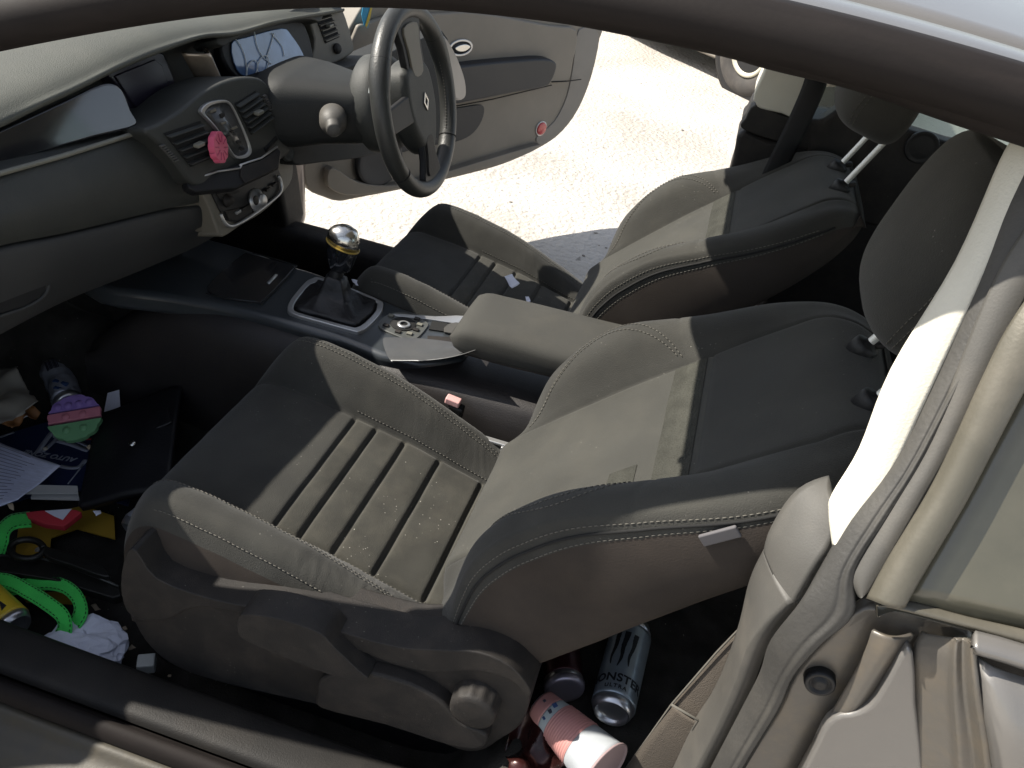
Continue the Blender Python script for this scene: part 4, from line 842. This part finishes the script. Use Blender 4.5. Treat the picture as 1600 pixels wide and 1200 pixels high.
# printed form with faint lines of print
FC = on((60, 735), z=.33)
form = sheet([(-30, 678), (95, 728), (28, 782), (-45, 800)], .33, paper_l, .006, name='printed_form')
single(form, 'pale lilac printed sheet lying over the blue mat at the left edge', 'paper')
ink = mat('grey_print', (.22, .23, .33), .8, bump=0)
a_, b_, c_, d_ = [on(p, z=.3335) for p in [(-30, 678), (95, 728), (28, 782), (-45, 800)]]
for k in range(16):
    u = .08 + .055 * k; p, q_ = a_.lerp(d_, u), b_.lerp(c_, u); w0, w1 = .06, .45 + .42 * (noise.noise(V((k * 1.7, 0, 0))) * .5 + .5)
    s0, s1 = p.lerp(q_, w0), p.lerp(q_, w1); wv = (d_ - a_).normalized() * .0016
    obj('print_line', *plate([s0 + V((0, 0, .004)), s1 + V((0, 0, .004)), s1 + wv + V((0, 0, .004)), s0 + wv + V((0, 0, .004))], (0, 0, 1), .0004), ink, form, smooth=False)
# navy mat with white car outline and lettering
mt = kit('paper_mat', 'dark blue printed mat with white lines and upside-down lettering, half under the black folder', 'mat', on((80, 710), z=.285))
navy = mat('navy_print', (.014, .024, .075), .45, bump=.1, bs=80); wht = mat('mat_white', (.36, .38, .44), .6, bump=0); redm = mat('mat_red', (.45, .03, .04), .6, bump=0)
card([(-30, 690), (70, 660), (160, 640), (230, 690), (200, 790), (105, 760), (0, 790), (-30, 790)], .285, navy, .003, par=mt, name='mat_sheet')
def band(pts, w, z, m, par, name):
    A = cr([on(p, z=z) for p in pts], 6); rows = []
    for i, p in enumerate(A):
        t = (A[min(i + 1, len(A) - 1)] - A[max(i - 1, 0)]).normalized(); s = t.cross(V((0, 0, 1))) * (w / 2); rows.append([p - s, p + s])
    return obj(name, *grid(rows), m, par, solid=.0004)
for pts, w in (([(0, 683), (22, 675)], .006), ([(58, 707), (76, 682), (90, 665)], .011), ([(66, 706), (84, 690), (100, 675)], .009), ([(88, 688), (110, 694), (138, 704)], .012), ([(92, 684), (115, 688), (140, 698)], .007),
               ([(94, 728), (110, 731), (124, 729), (134, 718)], .010), ([(106, 756), (122, 736), (130, 725)], .003)):
    band(pts, w, .2868, wht, mt, 'white_line')
band([(120, 684), (135, 686), (146, 685)], .006, .2868, redm, mt, 'red_line')
def lay_text(s, p0, p1, down, size, z, m, par, name='lettering', shear=0.0):
    X = (on(p1, z=z) - on(p0, z=z)).normalized(); U = V((0, 0, 1)).cross(X); vs, fs = text_mesh(s, size, .0003, 'LEFT', shear); o = on(p0, z=z)
    return obj(name, [o + X * v.x + U * v.y + V((0, 0, 1)) * v.z for v in vs], fs, m, par, smooth=False)
lay_text('AUTO ZONE', (121, 716), (72, 708), 0, .0185, .2870, wht, mt, shear=.2)
lay_text('AUTO', (152, 668), (118, 672), 0, .030, .2870, wht, mt, shear=.25)
# black folder / pouch
fo_ = kit('black_folder', 'soft black folder with a press stud, leaning between the footwell litter and the passenger seat', 'folder', on((200, 700), z=.32))
fr = []
A_, B_, C2, D2 = on((150, 648), z=.36), on((283, 600), z=.42), on((262, 760), z=.40), on((122, 790), z=.33)
obj('folder_body', *quad(A_, B_, C2, D2, 24, 24, lambda p, u, v: p + V((0, 0, 1)) * (.02 * math.sin(math.pi * u) * math.sin(math.pi * v) + .006 * noise.noise(p * 12))), mat('black_vinyl', (.010, .010, .012), .42, bump=.3, bs=160), fo_, solid=.018)
obj('press_stud', *lathe(on((207, 693), z=.405), (.1, -.3, 1), [(.001, .004), (.006, .003), (.008, 0)], 20), chrome, fo_)
obj('folder_flap', *quad(on((186, 668), z=.38), on((262, 636), z=.42), on((268, 660), z=.42), on((190, 690), z=.385), 10, 10), MATS['black_vinyl'], fo_, solid=.003)
# cans
canm = mat('brushed_can', (.60, .60, .62), .28, metal=.9, bump=.1, bs=60, var=.1)
def can(label, cx, base, ax, L, r, bodym, cat='can', crush=0.0, group=None, lean=None):
    ax = V(ax).normalized(); t = thing('drink_can', label, cat, base, group)
    pr = [(.001, .008), (r * .60, .010), (r * .70, .006), (r * .76, .0), (r * .80, .0), (r * .90, .006), (r * .99, .014)]
    vs, fs = lathe(base, ax, pr, 48); obj('can_base', vs, fs, canm, t)
    bd = []
    for k in range(25):
        h = .014 + (L - .034) * k / 24; bd.append((r, h))
    vs, fs = lathe(base, ax, bd, 60)
    if crush: vs = [v + noise.noise_vector(v * 38) * crush + noise.noise_vector(v * 90) * crush * .4 for v in vs]
    b = obj('can_body', vs, fs, bodym, t)
    obj('can_top', *lathe(base, ax, [(r, L - .020), (r * .93, L - .010), (r * .82, L - .003), (r * .83, L), (r * .79, L - .001), (r * .77, L - .006), (.001, L - .006)], 48), canm, t)
    return t, b
def wrap_text(s, size, base, ax, r, h, phi0, m, par, up=1, spacing=1.0, name='lettering', ref=None):
    """lettering wrapped round a can: reads around the girth, letters upright along the axis"""
    ax = V(ax).normalized(); u = V(ref); u = (u - ax * u.dot(ax)).normalized(); w = ax.cross(u)
    vs, fs = text_mesh(s, size, .0002, 'CENTER', 0, spacing); out = []
    for v in vs:
        ph = phi0 - (-v.x if up > 0 else v.x) / r; out.append(V(base) + ax * (h + v.y * up) + (u * math.cos(ph) + w * math.sin(ph)) * (r + .0005 + v.z))
    return obj(name, out, fs, m, par, smooth=False)
cb = on((955, 1116), z=.49); cax = V((.03, 1, .0)).normalized(); toc = (CL - cb).normalized()
grc = mat('blue_grey_can', (.32, .37, .41), .3, metal=.55, var=.15, vs=30, bump=0)
t1, b1 = can('tall blue-grey drink can with black claw marks, lying behind the passenger seat', 0, cb, cax, .168, .0325, grc)
blk = mat('can_black', (.008, .009, .012), .5, bump=0)
wrap_text('MONSTER', .0195, cb, cax, .0325, .034, -.22, blk, b1, 1, 1.05, ref=toc)
wrap_text('ULTRA', .009, cb, cax, .0325, .022, -.12, blk, b1, 1, 1.3, ref=toc)
ux = (toc - cax * toc.dot(cax)).normalized(); wx = cax.cross(ux)
def onc(ph, h, e=.0006): return cb + cax * h + (ux * math.cos(ph) + wx * math.sin(ph)) * (.0325 + e)
for p0, h0, h1, wd in ((-.12, .060, .128, .14), (.30, .064, .126, .12), (-.52, .064, .130, .13)):
    rows = []
    for k in range(21):
        u = k / 20; c = p0 + .10 * math.sin(u * 9 + p0 * 7) * (1 - u) * .5 - .12 * (1 - u); w = wd * (.12 + .88 * u ** .6) * (1 + .25 * noise.noise(V((u * 14, p0 * 9, 0)))); h = h0 + (h1 - h0) * u
        rows.append([onc(c - w, h), onc(c, h), onc(c + w, h)])
    obj('claw_mark', *grid(rows), blk, b1, smooth=False)
t2, b2 = can('silver can seen end-on under the passenger seat backrest, beside the paper cup', 0, on((882, 1076), z=.485), (-.35, 1, .0), .115, .030, mat('dark_red_can', (.035, .008, .010), .35, metal=.5, bump=0))
obj('domed_end', *lathe(on((882, 1076), z=.485), (.35, -1, .0), [(.001, -.002), (.012, -.001), (.022, .003), (.0285, .004), (.030, .001), (.031, -.006)], 44), mat('lilac_can_end', (.36, .33, .38), .35, metal=.7, bump=0), t2)
t3, b3 = can('dented silver can with dark barcode label lying at the top left of the footwell', 0, on((108, 632), z=.33), (-.75, .62, .05), .150, .031, mat('pale_can_print', (.42, .44, .50), .35, metal=.5, var=.3, vs=26, bump=.2, bs=40), crush=.005)
ub = (CL - on((108, 632), z=.33)).normalized(); a3 = V((-.75, .62, .05)).normalized(); u3 = (ub - a3 * ub.dot(a3)).normalized(); w3 = a3.cross(u3); b0 = on((108, 632), z=.33)
for k in range(9):
    ph = -.45 + k * .085; pts = [b0 + a3 * (.095 + .032 * i / 6) + (u3 * math.cos(ph) + w3 * math.sin(ph)) * .0345 for i in range(7)]
    obj('barcode_bar', *tube(pts, .0009 if k % 3 else .0016, 4), mat('barcode_ink', (.05, .05, .07), .7, bump=0) if k == 0 else MATS['barcode_ink'], b3)
for hh, ph in ((.035, .2), (.05, -.2), (.028, -.3)):
    obj('blue_print', *box(b0 + a3 * hh + (u3 * math.cos(ph) + w3 * math.sin(ph)) * .031, (.016, .010, .006)), mat('blue_ink', (.04, .08, .20), .6, bump=0) if hh == .035 else MATS['blue_ink'], b3, bevel=.002)
t4, b4 = can('silver can with its hollow base facing out, against the front corner of the passenger seat', 0, on((204, 832), z=.335), (.30, .85, .22), .12, .031, mat('white_silver_can', (.45, .46, .50), .3, metal=.5, bump=0))
yb = on((26, 982), z=.315); ya = V((-1, .30, .10)).normalized()
yel = mat('yellow_can_print', (.62, .44, .03), .35, coat=.3, bump=0)
t5, b5 = can('yellow can with black jagged marks poking in from the left edge beside the door sill', 0, yb, ya, .16, .031, yel)
uy = (CL - yb).normalized(); uy = (uy - ya * uy.dot(ya)).normalized(); wy_ = ya.cross(uy)
for ph0, h in ((-.55, .022), (-.15, .026), (.3, .024), (-.35, .055), (.1, .058), (.5, .05)):
    f = lambda ph, hh: yb + ya * hh + (uy * math.cos(ph) + wy_ * math.sin(ph)) * .0317
    obj('black_mark', [f(ph0 - .18, h), f(ph0 + .16, h + .004), f(ph0 + .10, h + .020), f(ph0 - .02, h + .012)], [(0, 1, 2, 3)], blk, b5, smooth=False, solid=.0004)
# ring toy in purple, pink and green
toy = kit('popping_toy', 'round silicone bubble toy in purple, pink and green stripes with scalloped top edge', 'toy', on((118, 650), z=.385))
tn = V((.15, -.45, .88)).normalized(); tc_ = on((116, 652), z=.385); tu = (on((122, 620), z=.385) - on((112, 684), z=.385)); tu = (tu - tn * tu.dot(tn)).normalized(); tv = tn.cross(tu) * -1
def toyband(u0, u1, m, nm):
    pts = []; R = .049
    Rr = lambda a: R + (.003 * abs(math.sin(6 * a)))
    seq = [k * math.pi / 60 for k in range(0, 121)]
    up = [(Rr(a) * math.sin(a), Rr(a) * math.cos(a)) for a in seq]
    clip = [(x, y) for x, y in up if u0 * R <= y <= u1 * R]
    L_ = sorted([p for p in clip if p[0] < 0], key=lambda p: p[1]); R_ = sorted([p for p in clip if p[0] >= 0], key=lambda p: -p[1])
    return obj(nm, *plate([tc_ + tv * x + tu * y for x, y in L_ + R_], tn, .012), m, toy, bevel=.002)
pur, pnk, grn = mat('purple_silicone', (.26, .17, .46), .5, bump=0, spec=.3), mat('pink_silicone', (.55, .20, .26), .5, bump=0, spec=.3), mat('green_silicone', (.16, .36, .18), .5, bump=0, spec=.3)
for u0, u1, m, nm in ((.36, 1.2, pur, 'purple_band'), (-.16, .33, pnk, 'pink_band'), (-1.2, -.19, grn, 'green_band')):
    tb = toyband(u0, u1, m, nm)
    for vv in ((-.03, -.01, .01, .03) if u0 > .3 else (-.016, .016)):
        uu_ = {.36: .029, -.16: .004, -1.2: -.026}[u0]
        obj('bubble', *lathe(tc_ + tv * vv + tu * uu_, tn, [(.001, .004), (.006, .003), (.008, 0), (.009, -.002)], 18), m, tb)
# torn brown paper bag bits, brown glove, white card, booklet, red box
o = sheet([(-30, 575), (22, 572), (60, 630), (-10, 672)], .40, mat('buff_paper', (.30, .28, .24), .85, bump=.1), .012, name='torn_paper', jag=.006, sc=20); single(o, 'creased buff paper at the left edge above the orange-brown wrapper', 'paper')
o = sheet([(-20, 655), (40, 628), (62, 640), (20, 672)], .36, mat('orange_brown_wrapper', (.20, .085, .025), .6, bump=.5, bs=40, var=.5, vs=25), .02, name='crumpled_wrapper', sc=34, jag=.004); single(o, 'crumpled orange-brown wrapper between the buff paper and the silver can', 'wrapper')
o = card([(168, 614), (186, 609), (188, 640), (162, 646)], .36, paper_w, .002, n=(.1, -.5, .85), name='white_card'); single(o, 'small upright white card tucked behind the black folder', 'card')
bkl = kit('booklet', 'thin white booklet edge lying below the blue mat', 'booklet', on((80, 765), z=.32))
card([(38, 757), (121, 759), (122, 770), (36, 770)], .325, mat('booklet_white', (.42, .42, .41), .7, bump=0), .004, par=bkl, name='cover')
card([(50, 772), (122, 771), (124, 780), (48, 778)], .315, MATS['booklet_white'], .004, par=bkl, name='back_page')
rbx = kit('card_box', 'flat red and white cardboard pack between the booklet and green strap', 'box', on((90, 800), z=.31))
card([(40, 800), (66, 797), (118, 796), (128, 800), (100, 822), (70, 818), (44, 808)], .318, mat('red_card', (.50, .035, .05), .6, bump=.05), .014, par=rbx, name='pack', bevel=.002)
card([(70, 798), (112, 795), (98, 812), (84, 806)], .3205, paper_w, .001, par=rbx, name='white_panel')
# yellow folder pieces under the bracket
yf = kit('yellow_envelope', 'mustard yellow card envelope lying flat under the black bracket and green strap', 'envelope', on((110, 880), z=.262))
ym = mat('mustard_card', (.42, .26, .025), .7, bump=.1)
card([(30, 812), (130, 790), (178, 806), (180, 842), (120, 826), (80, 840), (70, 925), (137, 922), (130, 944), (40, 940), (20, 900)], .262, ym, .003, par=yf, name='envelope_sheet')
# black metal bracket
mb = kit('metal_bracket', 'black metal bracket with a long flat bar and ring, lying over the yellow envelope', 'bracket', on((100, 885), z=.30))
dmx = mat('dirty_black_metal', (.022, .022, .02), .4, metal=.6, dust=.3, dcol=(.10, .085, .06), bump=.4, bs=120)
obj('flat_bar', *plate([on(p, z=.315) for p in [(-30, 866), (60, 871), (95, 880), (186, 916), (190, 930), (176, 934), (80, 905), (-30, 888)]], (0, 0, 1), .020), dmx, mb, bevel=.003)
obj('bar_edge', *tube([on(p, z=.317) for p in [(-30, 867), (60, 871), (96, 880), (140, 897), (186, 916)]], .003, 6), mat('worn_metal_edge', (.10, .10, .09), .3, metal=.7, bump=0), mb)
obj('bracket_arm', *plate(cr([on(p, z=.335) for p in [(62, 848), (82, 856), (120, 866), (160, 884), (172, 900), (150, 897), (110, 882), (78, 872), (66, 862)]], 2, True), (0, 0, 1), .012), dmx, mb, bevel=.003)
obj('ring', *tube([on((42 + 26 * math.cos(a), 858 + 15 * math.sin(a)), z=.33) for a in [2 * math.pi * k / 30 for k in range(31)]], .006, 8), dmx, mb)
# green webbing
gs = kit('green_strap', 'bright green webbing strap with dotted edge stitching, looped across the left footwell', 'strap', on((90, 920), z=.30))
gw = mat('green_webbing', (.05, .62, .09), .7, bump=.6, bs=500, sheen=.2, var=.15, vs=20); gd_ = mat('dark_green_thread', (.01, .12, .02), .8, bump=0)
def strap(px, wpx, zs, nm):
    L_, R_ = [], []
    for i, p in enumerate(px):
        a = V((*px[max(i - 1, 0)], 0)); b = V((*px[min(i + 1, len(px) - 1)], 0)); t = (b - a).normalized(); n = V((-t.y, t.x, 0)) * wpx / 2
        L_.append(on((p[0] + n.x, p[1] + n.y), z=zs[i])); R_.append(on((p[0] - n.x, p[1] - n.y), z=zs[i] + .004))
    L_, R_ = cr(L_, 8), cr(R_, 8); rows = [[a.lerp(b, k / 6) for k in range(7)] for a, b in zip(L_, R_)]
    w = obj(nm, *grid(rows), gw, gs, solid=.002)
    for f in (.12, .88): obj('strap_stitching', *dashes([a.lerp(b, f) + V((0, 0, .0016)) for a, b in zip(L_, R_)], .004, .004, .0008), gd_, w)
strap([(-40, 905), (10, 908), (40, 922), (70, 940), (97, 962), (100, 985), (86, 1003)], 24, [.31, .315, .325, .33, .325, .31, .295], 'webbing')
strap([(-40, 925), (10, 920), (60, 911), (95, 914), (118, 930), (126, 955), (112, 980), (92, 1000)], 22, [.295, .30, .305, .312, .315, .31, .30, .285], 'webbing')
strap([(48, 811), (20, 815), (4, 830), (0, 850), (-14, 885)], 24, [.31, .315, .32, .31, .30], 'webbing')
# crumpled paper by the sill, little cube
def crumple(name, px, z, r, m, label, cat, flat=.6, seed=0, rx=1.0):
    bm = bmesh.new(); bmesh.ops.create_icosphere(bm, subdivisions=4, radius=1); c = on(px, z=z); sd = V((seed * 3.1, seed * 1.7, seed))
    for v in bm.verts:
        d = v.co.normalized(); k = 1 + .34 * noise.noise(d * 1.5 + sd) + .22 * abs(noise.noise(d * 3.5 + sd)) - .20 * abs(noise.noise(d * 6 + sd * 2)); v.co = V((d.x * r * k * rx, d.y * r * k, d.z * r * k * flat))
    vs = [c + v.co for v in bm.verts]; fs = [tuple(v.index for v in f.verts) for f in bm.faces]; bm.free()
    return single(obj(name, vs, fs, m, None, smooth=False), label, cat)
crumple('crumpled_paper', (132, 1010), .285, .052, paper_w, 'crumpled pale blue-white paper ball against the door sill, below the green strap', 'paper', .55, 3, 1.25)
o = sheet([(150, 1022), (186, 1018), (196, 1026), (168, 1046)], .275, paper_w, .006, name='torn_paper', jag=.004, sc=40); single(o, 'small torn white scrap beside the crumpled paper ball', 'paper')
single(obj('plastic_cap', *box(on((229, 1037), z=.285), (.028, .026, .022), Matrix.Rotation(.5, 3, 'Z')), mat('white_plastic', (.5, .52, .5), .5, bump=0), None, bevel=.003), 'small white square plastic piece alone on the carpet near the sill', 'cap')
for i, (p, s_) in enumerate((((229, 1060), .005), ((195, 982), .006), ((265, 1056), .004), ((250, 1000), .004))):
    single(obj('crumb', *box(on(p, z=.262), (s_, s_ * 1.4, .003), Matrix.Rotation(i, 3, 'Z')), mat('crumb_tan', (.35, .28, .2), .9, bump=0) if i == 0 else MATS['crumb_tan'], None, bevel=.001), 'tiny tan crumb on the dark carpet by the sill', 'crumb', 'crumbs on the carpet by the sill')
random.seed(11)
for i, (x_, y_, s_) in enumerate([(38, 648, 9), (72, 700, 6), (18, 792, 8), (152, 800, 7), (60, 860, 6), (150, 950, 7), (170, 975, 5), (28, 872, 7), (140, 700, 5), (100, 592, 8), (210, 950, 5), (205, 1012, 6), (150, 575, 6), (12, 970, 6)]):
    q4 = [(x_ + s_ * math.cos(a) * random.uniform(.6, 1.3), y_ + s_ * .7 * math.sin(a)) for a in [random.random() + k * math.pi / 2 for k in range(4)]]
    single(sheet(q4, .275 if y_ > 850 else .345, [paper_w, MATS['buff_paper'], MATS['crumb_tan']][i % 3], .004, name='litter_scrap', nu=5, nv=5, sc=60, jag=.002), 'tiny torn scrap of paper among the footwell litter', 'paper', 'tiny scraps among the footwell litter')
# paper cup and snack wrapper behind the seat
cup = kit('paper_cup', 'pink and white striped paper cup lying on its side behind the passenger seat', 'cup', on((880, 1140), z=.44))
e0, e1 = on((846, 1102), z=.488), on((930, 1186), z=.50); cd_ = (e1 - e0).normalized(); CLn = .128
cups = [mat('cup_pink', (.46, .22, .20), .6, bump=0), mat('cup_white', (.34, .36, .38), .6, bump=0, var=.1, vs=30), mat('cup_label', (.40, .45, .46), .6, bump=0), mat('cup_inside', (.30, .22, .22), .7, bump=0)]
rr = lambda h: .0235 + .0165 * h / CLn
def cseg(nm, h0, h1, m, ribs=0, par=cup, e=0):
    n = 48 if ribs else 6; pr = [(rr(h0 + (h1 - h0) * k / n) + e + (.0007 * math.sin(2 * math.pi * ribs * k / n) if ribs else 0), h0 + (h1 - h0) * k / n) for k in range(n + 1)]
    vs, fs = lathe(e0, cd_, pr, 48); return obj(nm, vs, fs[:-2], m, par, solid=.0006)
cseg('base_band', 0, .022, cups[0]); cseg('label_band', .022, .036, cups[2]); cseg('ribbed_sleeve', .036, .082, cups[0], 11, e=.0008); cseg('white_band', .082, CLn, cups[1])
obj('cup_rim', *lathe(e0, cd_, [(rr(CLn) - .002, CLn - .001), (rr(CLn) + .0015, CLn - .0015), (rr(CLn) + .002, CLn + .001), (rr(CLn) - .001, CLn + .002), (rr(CLn) - .004, CLn - .02), (.001, CLn - .03)], 48), cups[3], cup)
obj('cup_bottom', *lathe(e0, cd_, [(.001, .003), (.020, .003), (.0225, -.001), (.0235, 0)], 40), cups[1], cup)
ucup = (CL - e0).normalized(); ucup = (ucup - cd_ * ucup.dot(cd_)).normalized(); wcup = cd_.cross(ucup)
for ph, h, m, w_ in ((-.5, .026, 'blue_ink', .007), (-.1, .028, 'barcode_ink', .006), (.35, .027, 'blue_ink', .005), (-.3, .010, 'barcode_ink', .004)):
    obj('label_print', *box(e0 + cd_ * h + (ucup * math.cos(ph) + wcup * math.sin(ph)) * (rr(h) + .0002), (w_, w_, .0016), Matrix.Rotation(.8, 3, 'Z')), MATS[m], cup, bevel=.0004)
wr = mat('dark_red_foil', (.030, .008, .007), .28, metal=.3, var=.8, vs=22, bump=.9, bs=45)
o = sheet([(800, 1095), (855, 1115), (905, 1190), (790, 1240)], .475, wr, .03, name='snack_wrapper', sc=26, nu=40, nv=40, jag=.004); single(o, 'shiny dark red crumpled snack wrapper beside the paper cup', 'wrapper')
# scraps on the driver's seat and by the gear lever
for i, (px4, z, lab) in enumerate((([(788, 433), (800, 430), (812, 444), (800, 450)], .592, "folded white receipt on the driver's seat cushion"), ([(821, 463), (826, 462), (829, 472), (823, 472)], .60, "tiny white scrap at the back of the driver's seat cushion"),
                                   ([(549, 437), (574, 440), (576, 446), (556, 447)], .632, 'white paper scrap on the far side of the gear lever'), ([(585, 437), (603, 440), (601, 448), (583, 444)], .625, 'buff paper scrap between gear lever and driver seat'))):
    single(sheet(px4, z, paper_w if i != 3 else MATS['buff_paper'], .003, name='paper_scrap', nu=6, nv=6, sc=60), lab, 'paper', 'paper scraps on and beside the driver\'s seat')
# pink flower clip on the vent
fl = kit('vent_clip', 'pink scalloped flower air freshener clipped on the left centre vent', 'air freshener', PP((346, 230), .02))
fn = V((.95, .16, .2)).normalized(); fc_ = PP((346, 230), .022); fu = (V((0, 0, 1)) - fn * fn.z).normalized(); fv = fn.cross(fu)
pinkm = mat('pink_plastic', (.62, .10, .18), .45, bump=0, spec=.4)
obj('flower_disc', *plate([fc_ + fu * (rr_ * math.sin(a)) + fv * (rr_ * math.cos(a)) for a, rr_ in [(2 * math.pi * k / 100, 0.0275 + .0022 * abs(math.sin(5 * 2 * math.pi * k / 100))) for k in range(100)]], fn, .013), pinkm, fl, bevel=.002)
for k in range(10):
    a = 2 * math.pi * (k + .5) / 10; d = fu * math.sin(a) + fv * math.cos(a); obj('petal_line', *tube([fc_ + d * .010 + fn * .0004, fc_ + d * .0245 + fn * .0004], .0009, 5, up=tuple(fn)), mat('deep_pink', (.40, .05, .12), .5, bump=0) if k == 0 else MATS['deep_pink'], fl)
obj('clip', *box(fc_ - fn * .016, (.012, .008, .01)), blackp, fl, bevel=.001)
# blue and yellow tag by the far door mirror
tg_ = kit('hanging_tag', 'blue and yellow paper tag hanging ahead of the steering wheel by the driver\'s door', 'tag', dp(573, 25, .03))
TO = lambda p: dp(p[0], p[1], .035)
obj('tag_card', *plate([TO(p) for p in [(567, 10), (581, 8), (579, 24), (575, 44), (569, 40), (565, 24)]], DN, .002), mat('tag_blue', (.03, .30, .50), .5, bump=0), tg_, smooth=False)
obj('tag_stripe', *plate([TO(p) + DN * .002 for p in [(578, 12), (581, 12), (578, 28), (573, 43), (570, 40), (574, 26)]], DN, .001), mat('tag_yellow', (.55, .40, .05), .5, bump=0), tg_, smooth=False)

# ================================================================== the parked car beyond
pk = thing('parked_car', 'dusty tan car parked beyond the open door, only lower side and wheel in view', 'car', (.40, 6.35, 0))
F = V((-.72, .69, 0)).normalized(); G = V((.69, .72, 0)).normalized(); P0 = V((.30, 6.10, 0))
tan_ = mat('dusty_tan_paint', (.17, .15, .125), .5, metal=.1, coat=.3, dust=.6, dcol=(.25, .21, .16), bump=.1)
prof = [(-.95, .42), (-.93, .75), (-.75, .88), (-.2, .95), (.35, 1.38), (1.0, 1.46), (1.7, 1.42), (2.3, 1.02), (3.1, .93), (3.3, .7), (3.32, .40)]
rows = []
for w, k in ((0.03, .90), (0, 1), (.03, 1.0), (.22, 1.0), (.85, 1.02), (1.48, 1.0), (1.67, 1), (1.70, 1), (1.67, .9)):
    rows.append([P0 + F * a + G * (w + (.12 * (z > 1.1) * (1 if w < .85 else -1))) + V((0, 0, z * k)) for a, z in prof + [(2.9, .13), (-.6, .13)]])
obj('body', *grid(rows, True, True), tan_, pk, sub=1)
tyre_m = mat('dusty_tyre', (.035, .032, .030), .85, dust=.4, dcol=(.16, .14, .12), bump=.6, bs=60)
for a, w in ((0, -.02), (2.5, -.02), (0, 1.52), (2.5, 1.52)):
    wc = P0 + F * a + G * w + V((0, 0, .31))
    wh = obj('wheel', *lathe(wc, -G, [(.13, -.16), (.29, -.16), (.31, -.14), (.31, -.02), (.30, .0), (.25, .015), (.19, .01), (.18, -.01), (.13, -.01)], 48), tyre_m, pk)
    obj('wheel_trim', *lathe(wc, -G, [(.001, .02), (.05, .018), (.08, -.005), (.14, -.008), (.155, .008), (.17, .012), (.183, -.01)], 40), mat('cream_wheel_trim', (.50, .47, .38), .4, metal=.3, bump=0) if a == 0 and w < 0 else MATS['cream_wheel_trim'], wh)
    if w < 0: obj('wheel_arch', *lathe(wc + G * .04, -G, [(.32, 0), (.34, 0), (.36, .03), (.33, .035)], 40), blackp, pk)
# loose stones
stm = mat('ground_stone', (.22, .20, .17), .9, bump=.3, bs=90)
random.seed(5)
for i in range(46):
    px, py = random.uniform(520, 1180), random.uniform(60, 470); c = on((px, py), z=0.0)
    if not (1.95 < c.y < 6.3): continue
    r = random.uniform(.004, .012); vs, fs = lathe(c + V((0, 0, -.003)), (random.uniform(-.2, .2), random.uniform(-.2, .2), 1), [(r * .9, 0), (r, r * .25), (r * .6, r * .6), (.001, r * .7)], 7)
    single(obj('small_stone', jitter(vs, r * .4, 60), fs, stm, None, smooth=False), "small stone on the sunlit dusty ground outside the driver's doorway", 'stone', 'stones scattered on the ground')
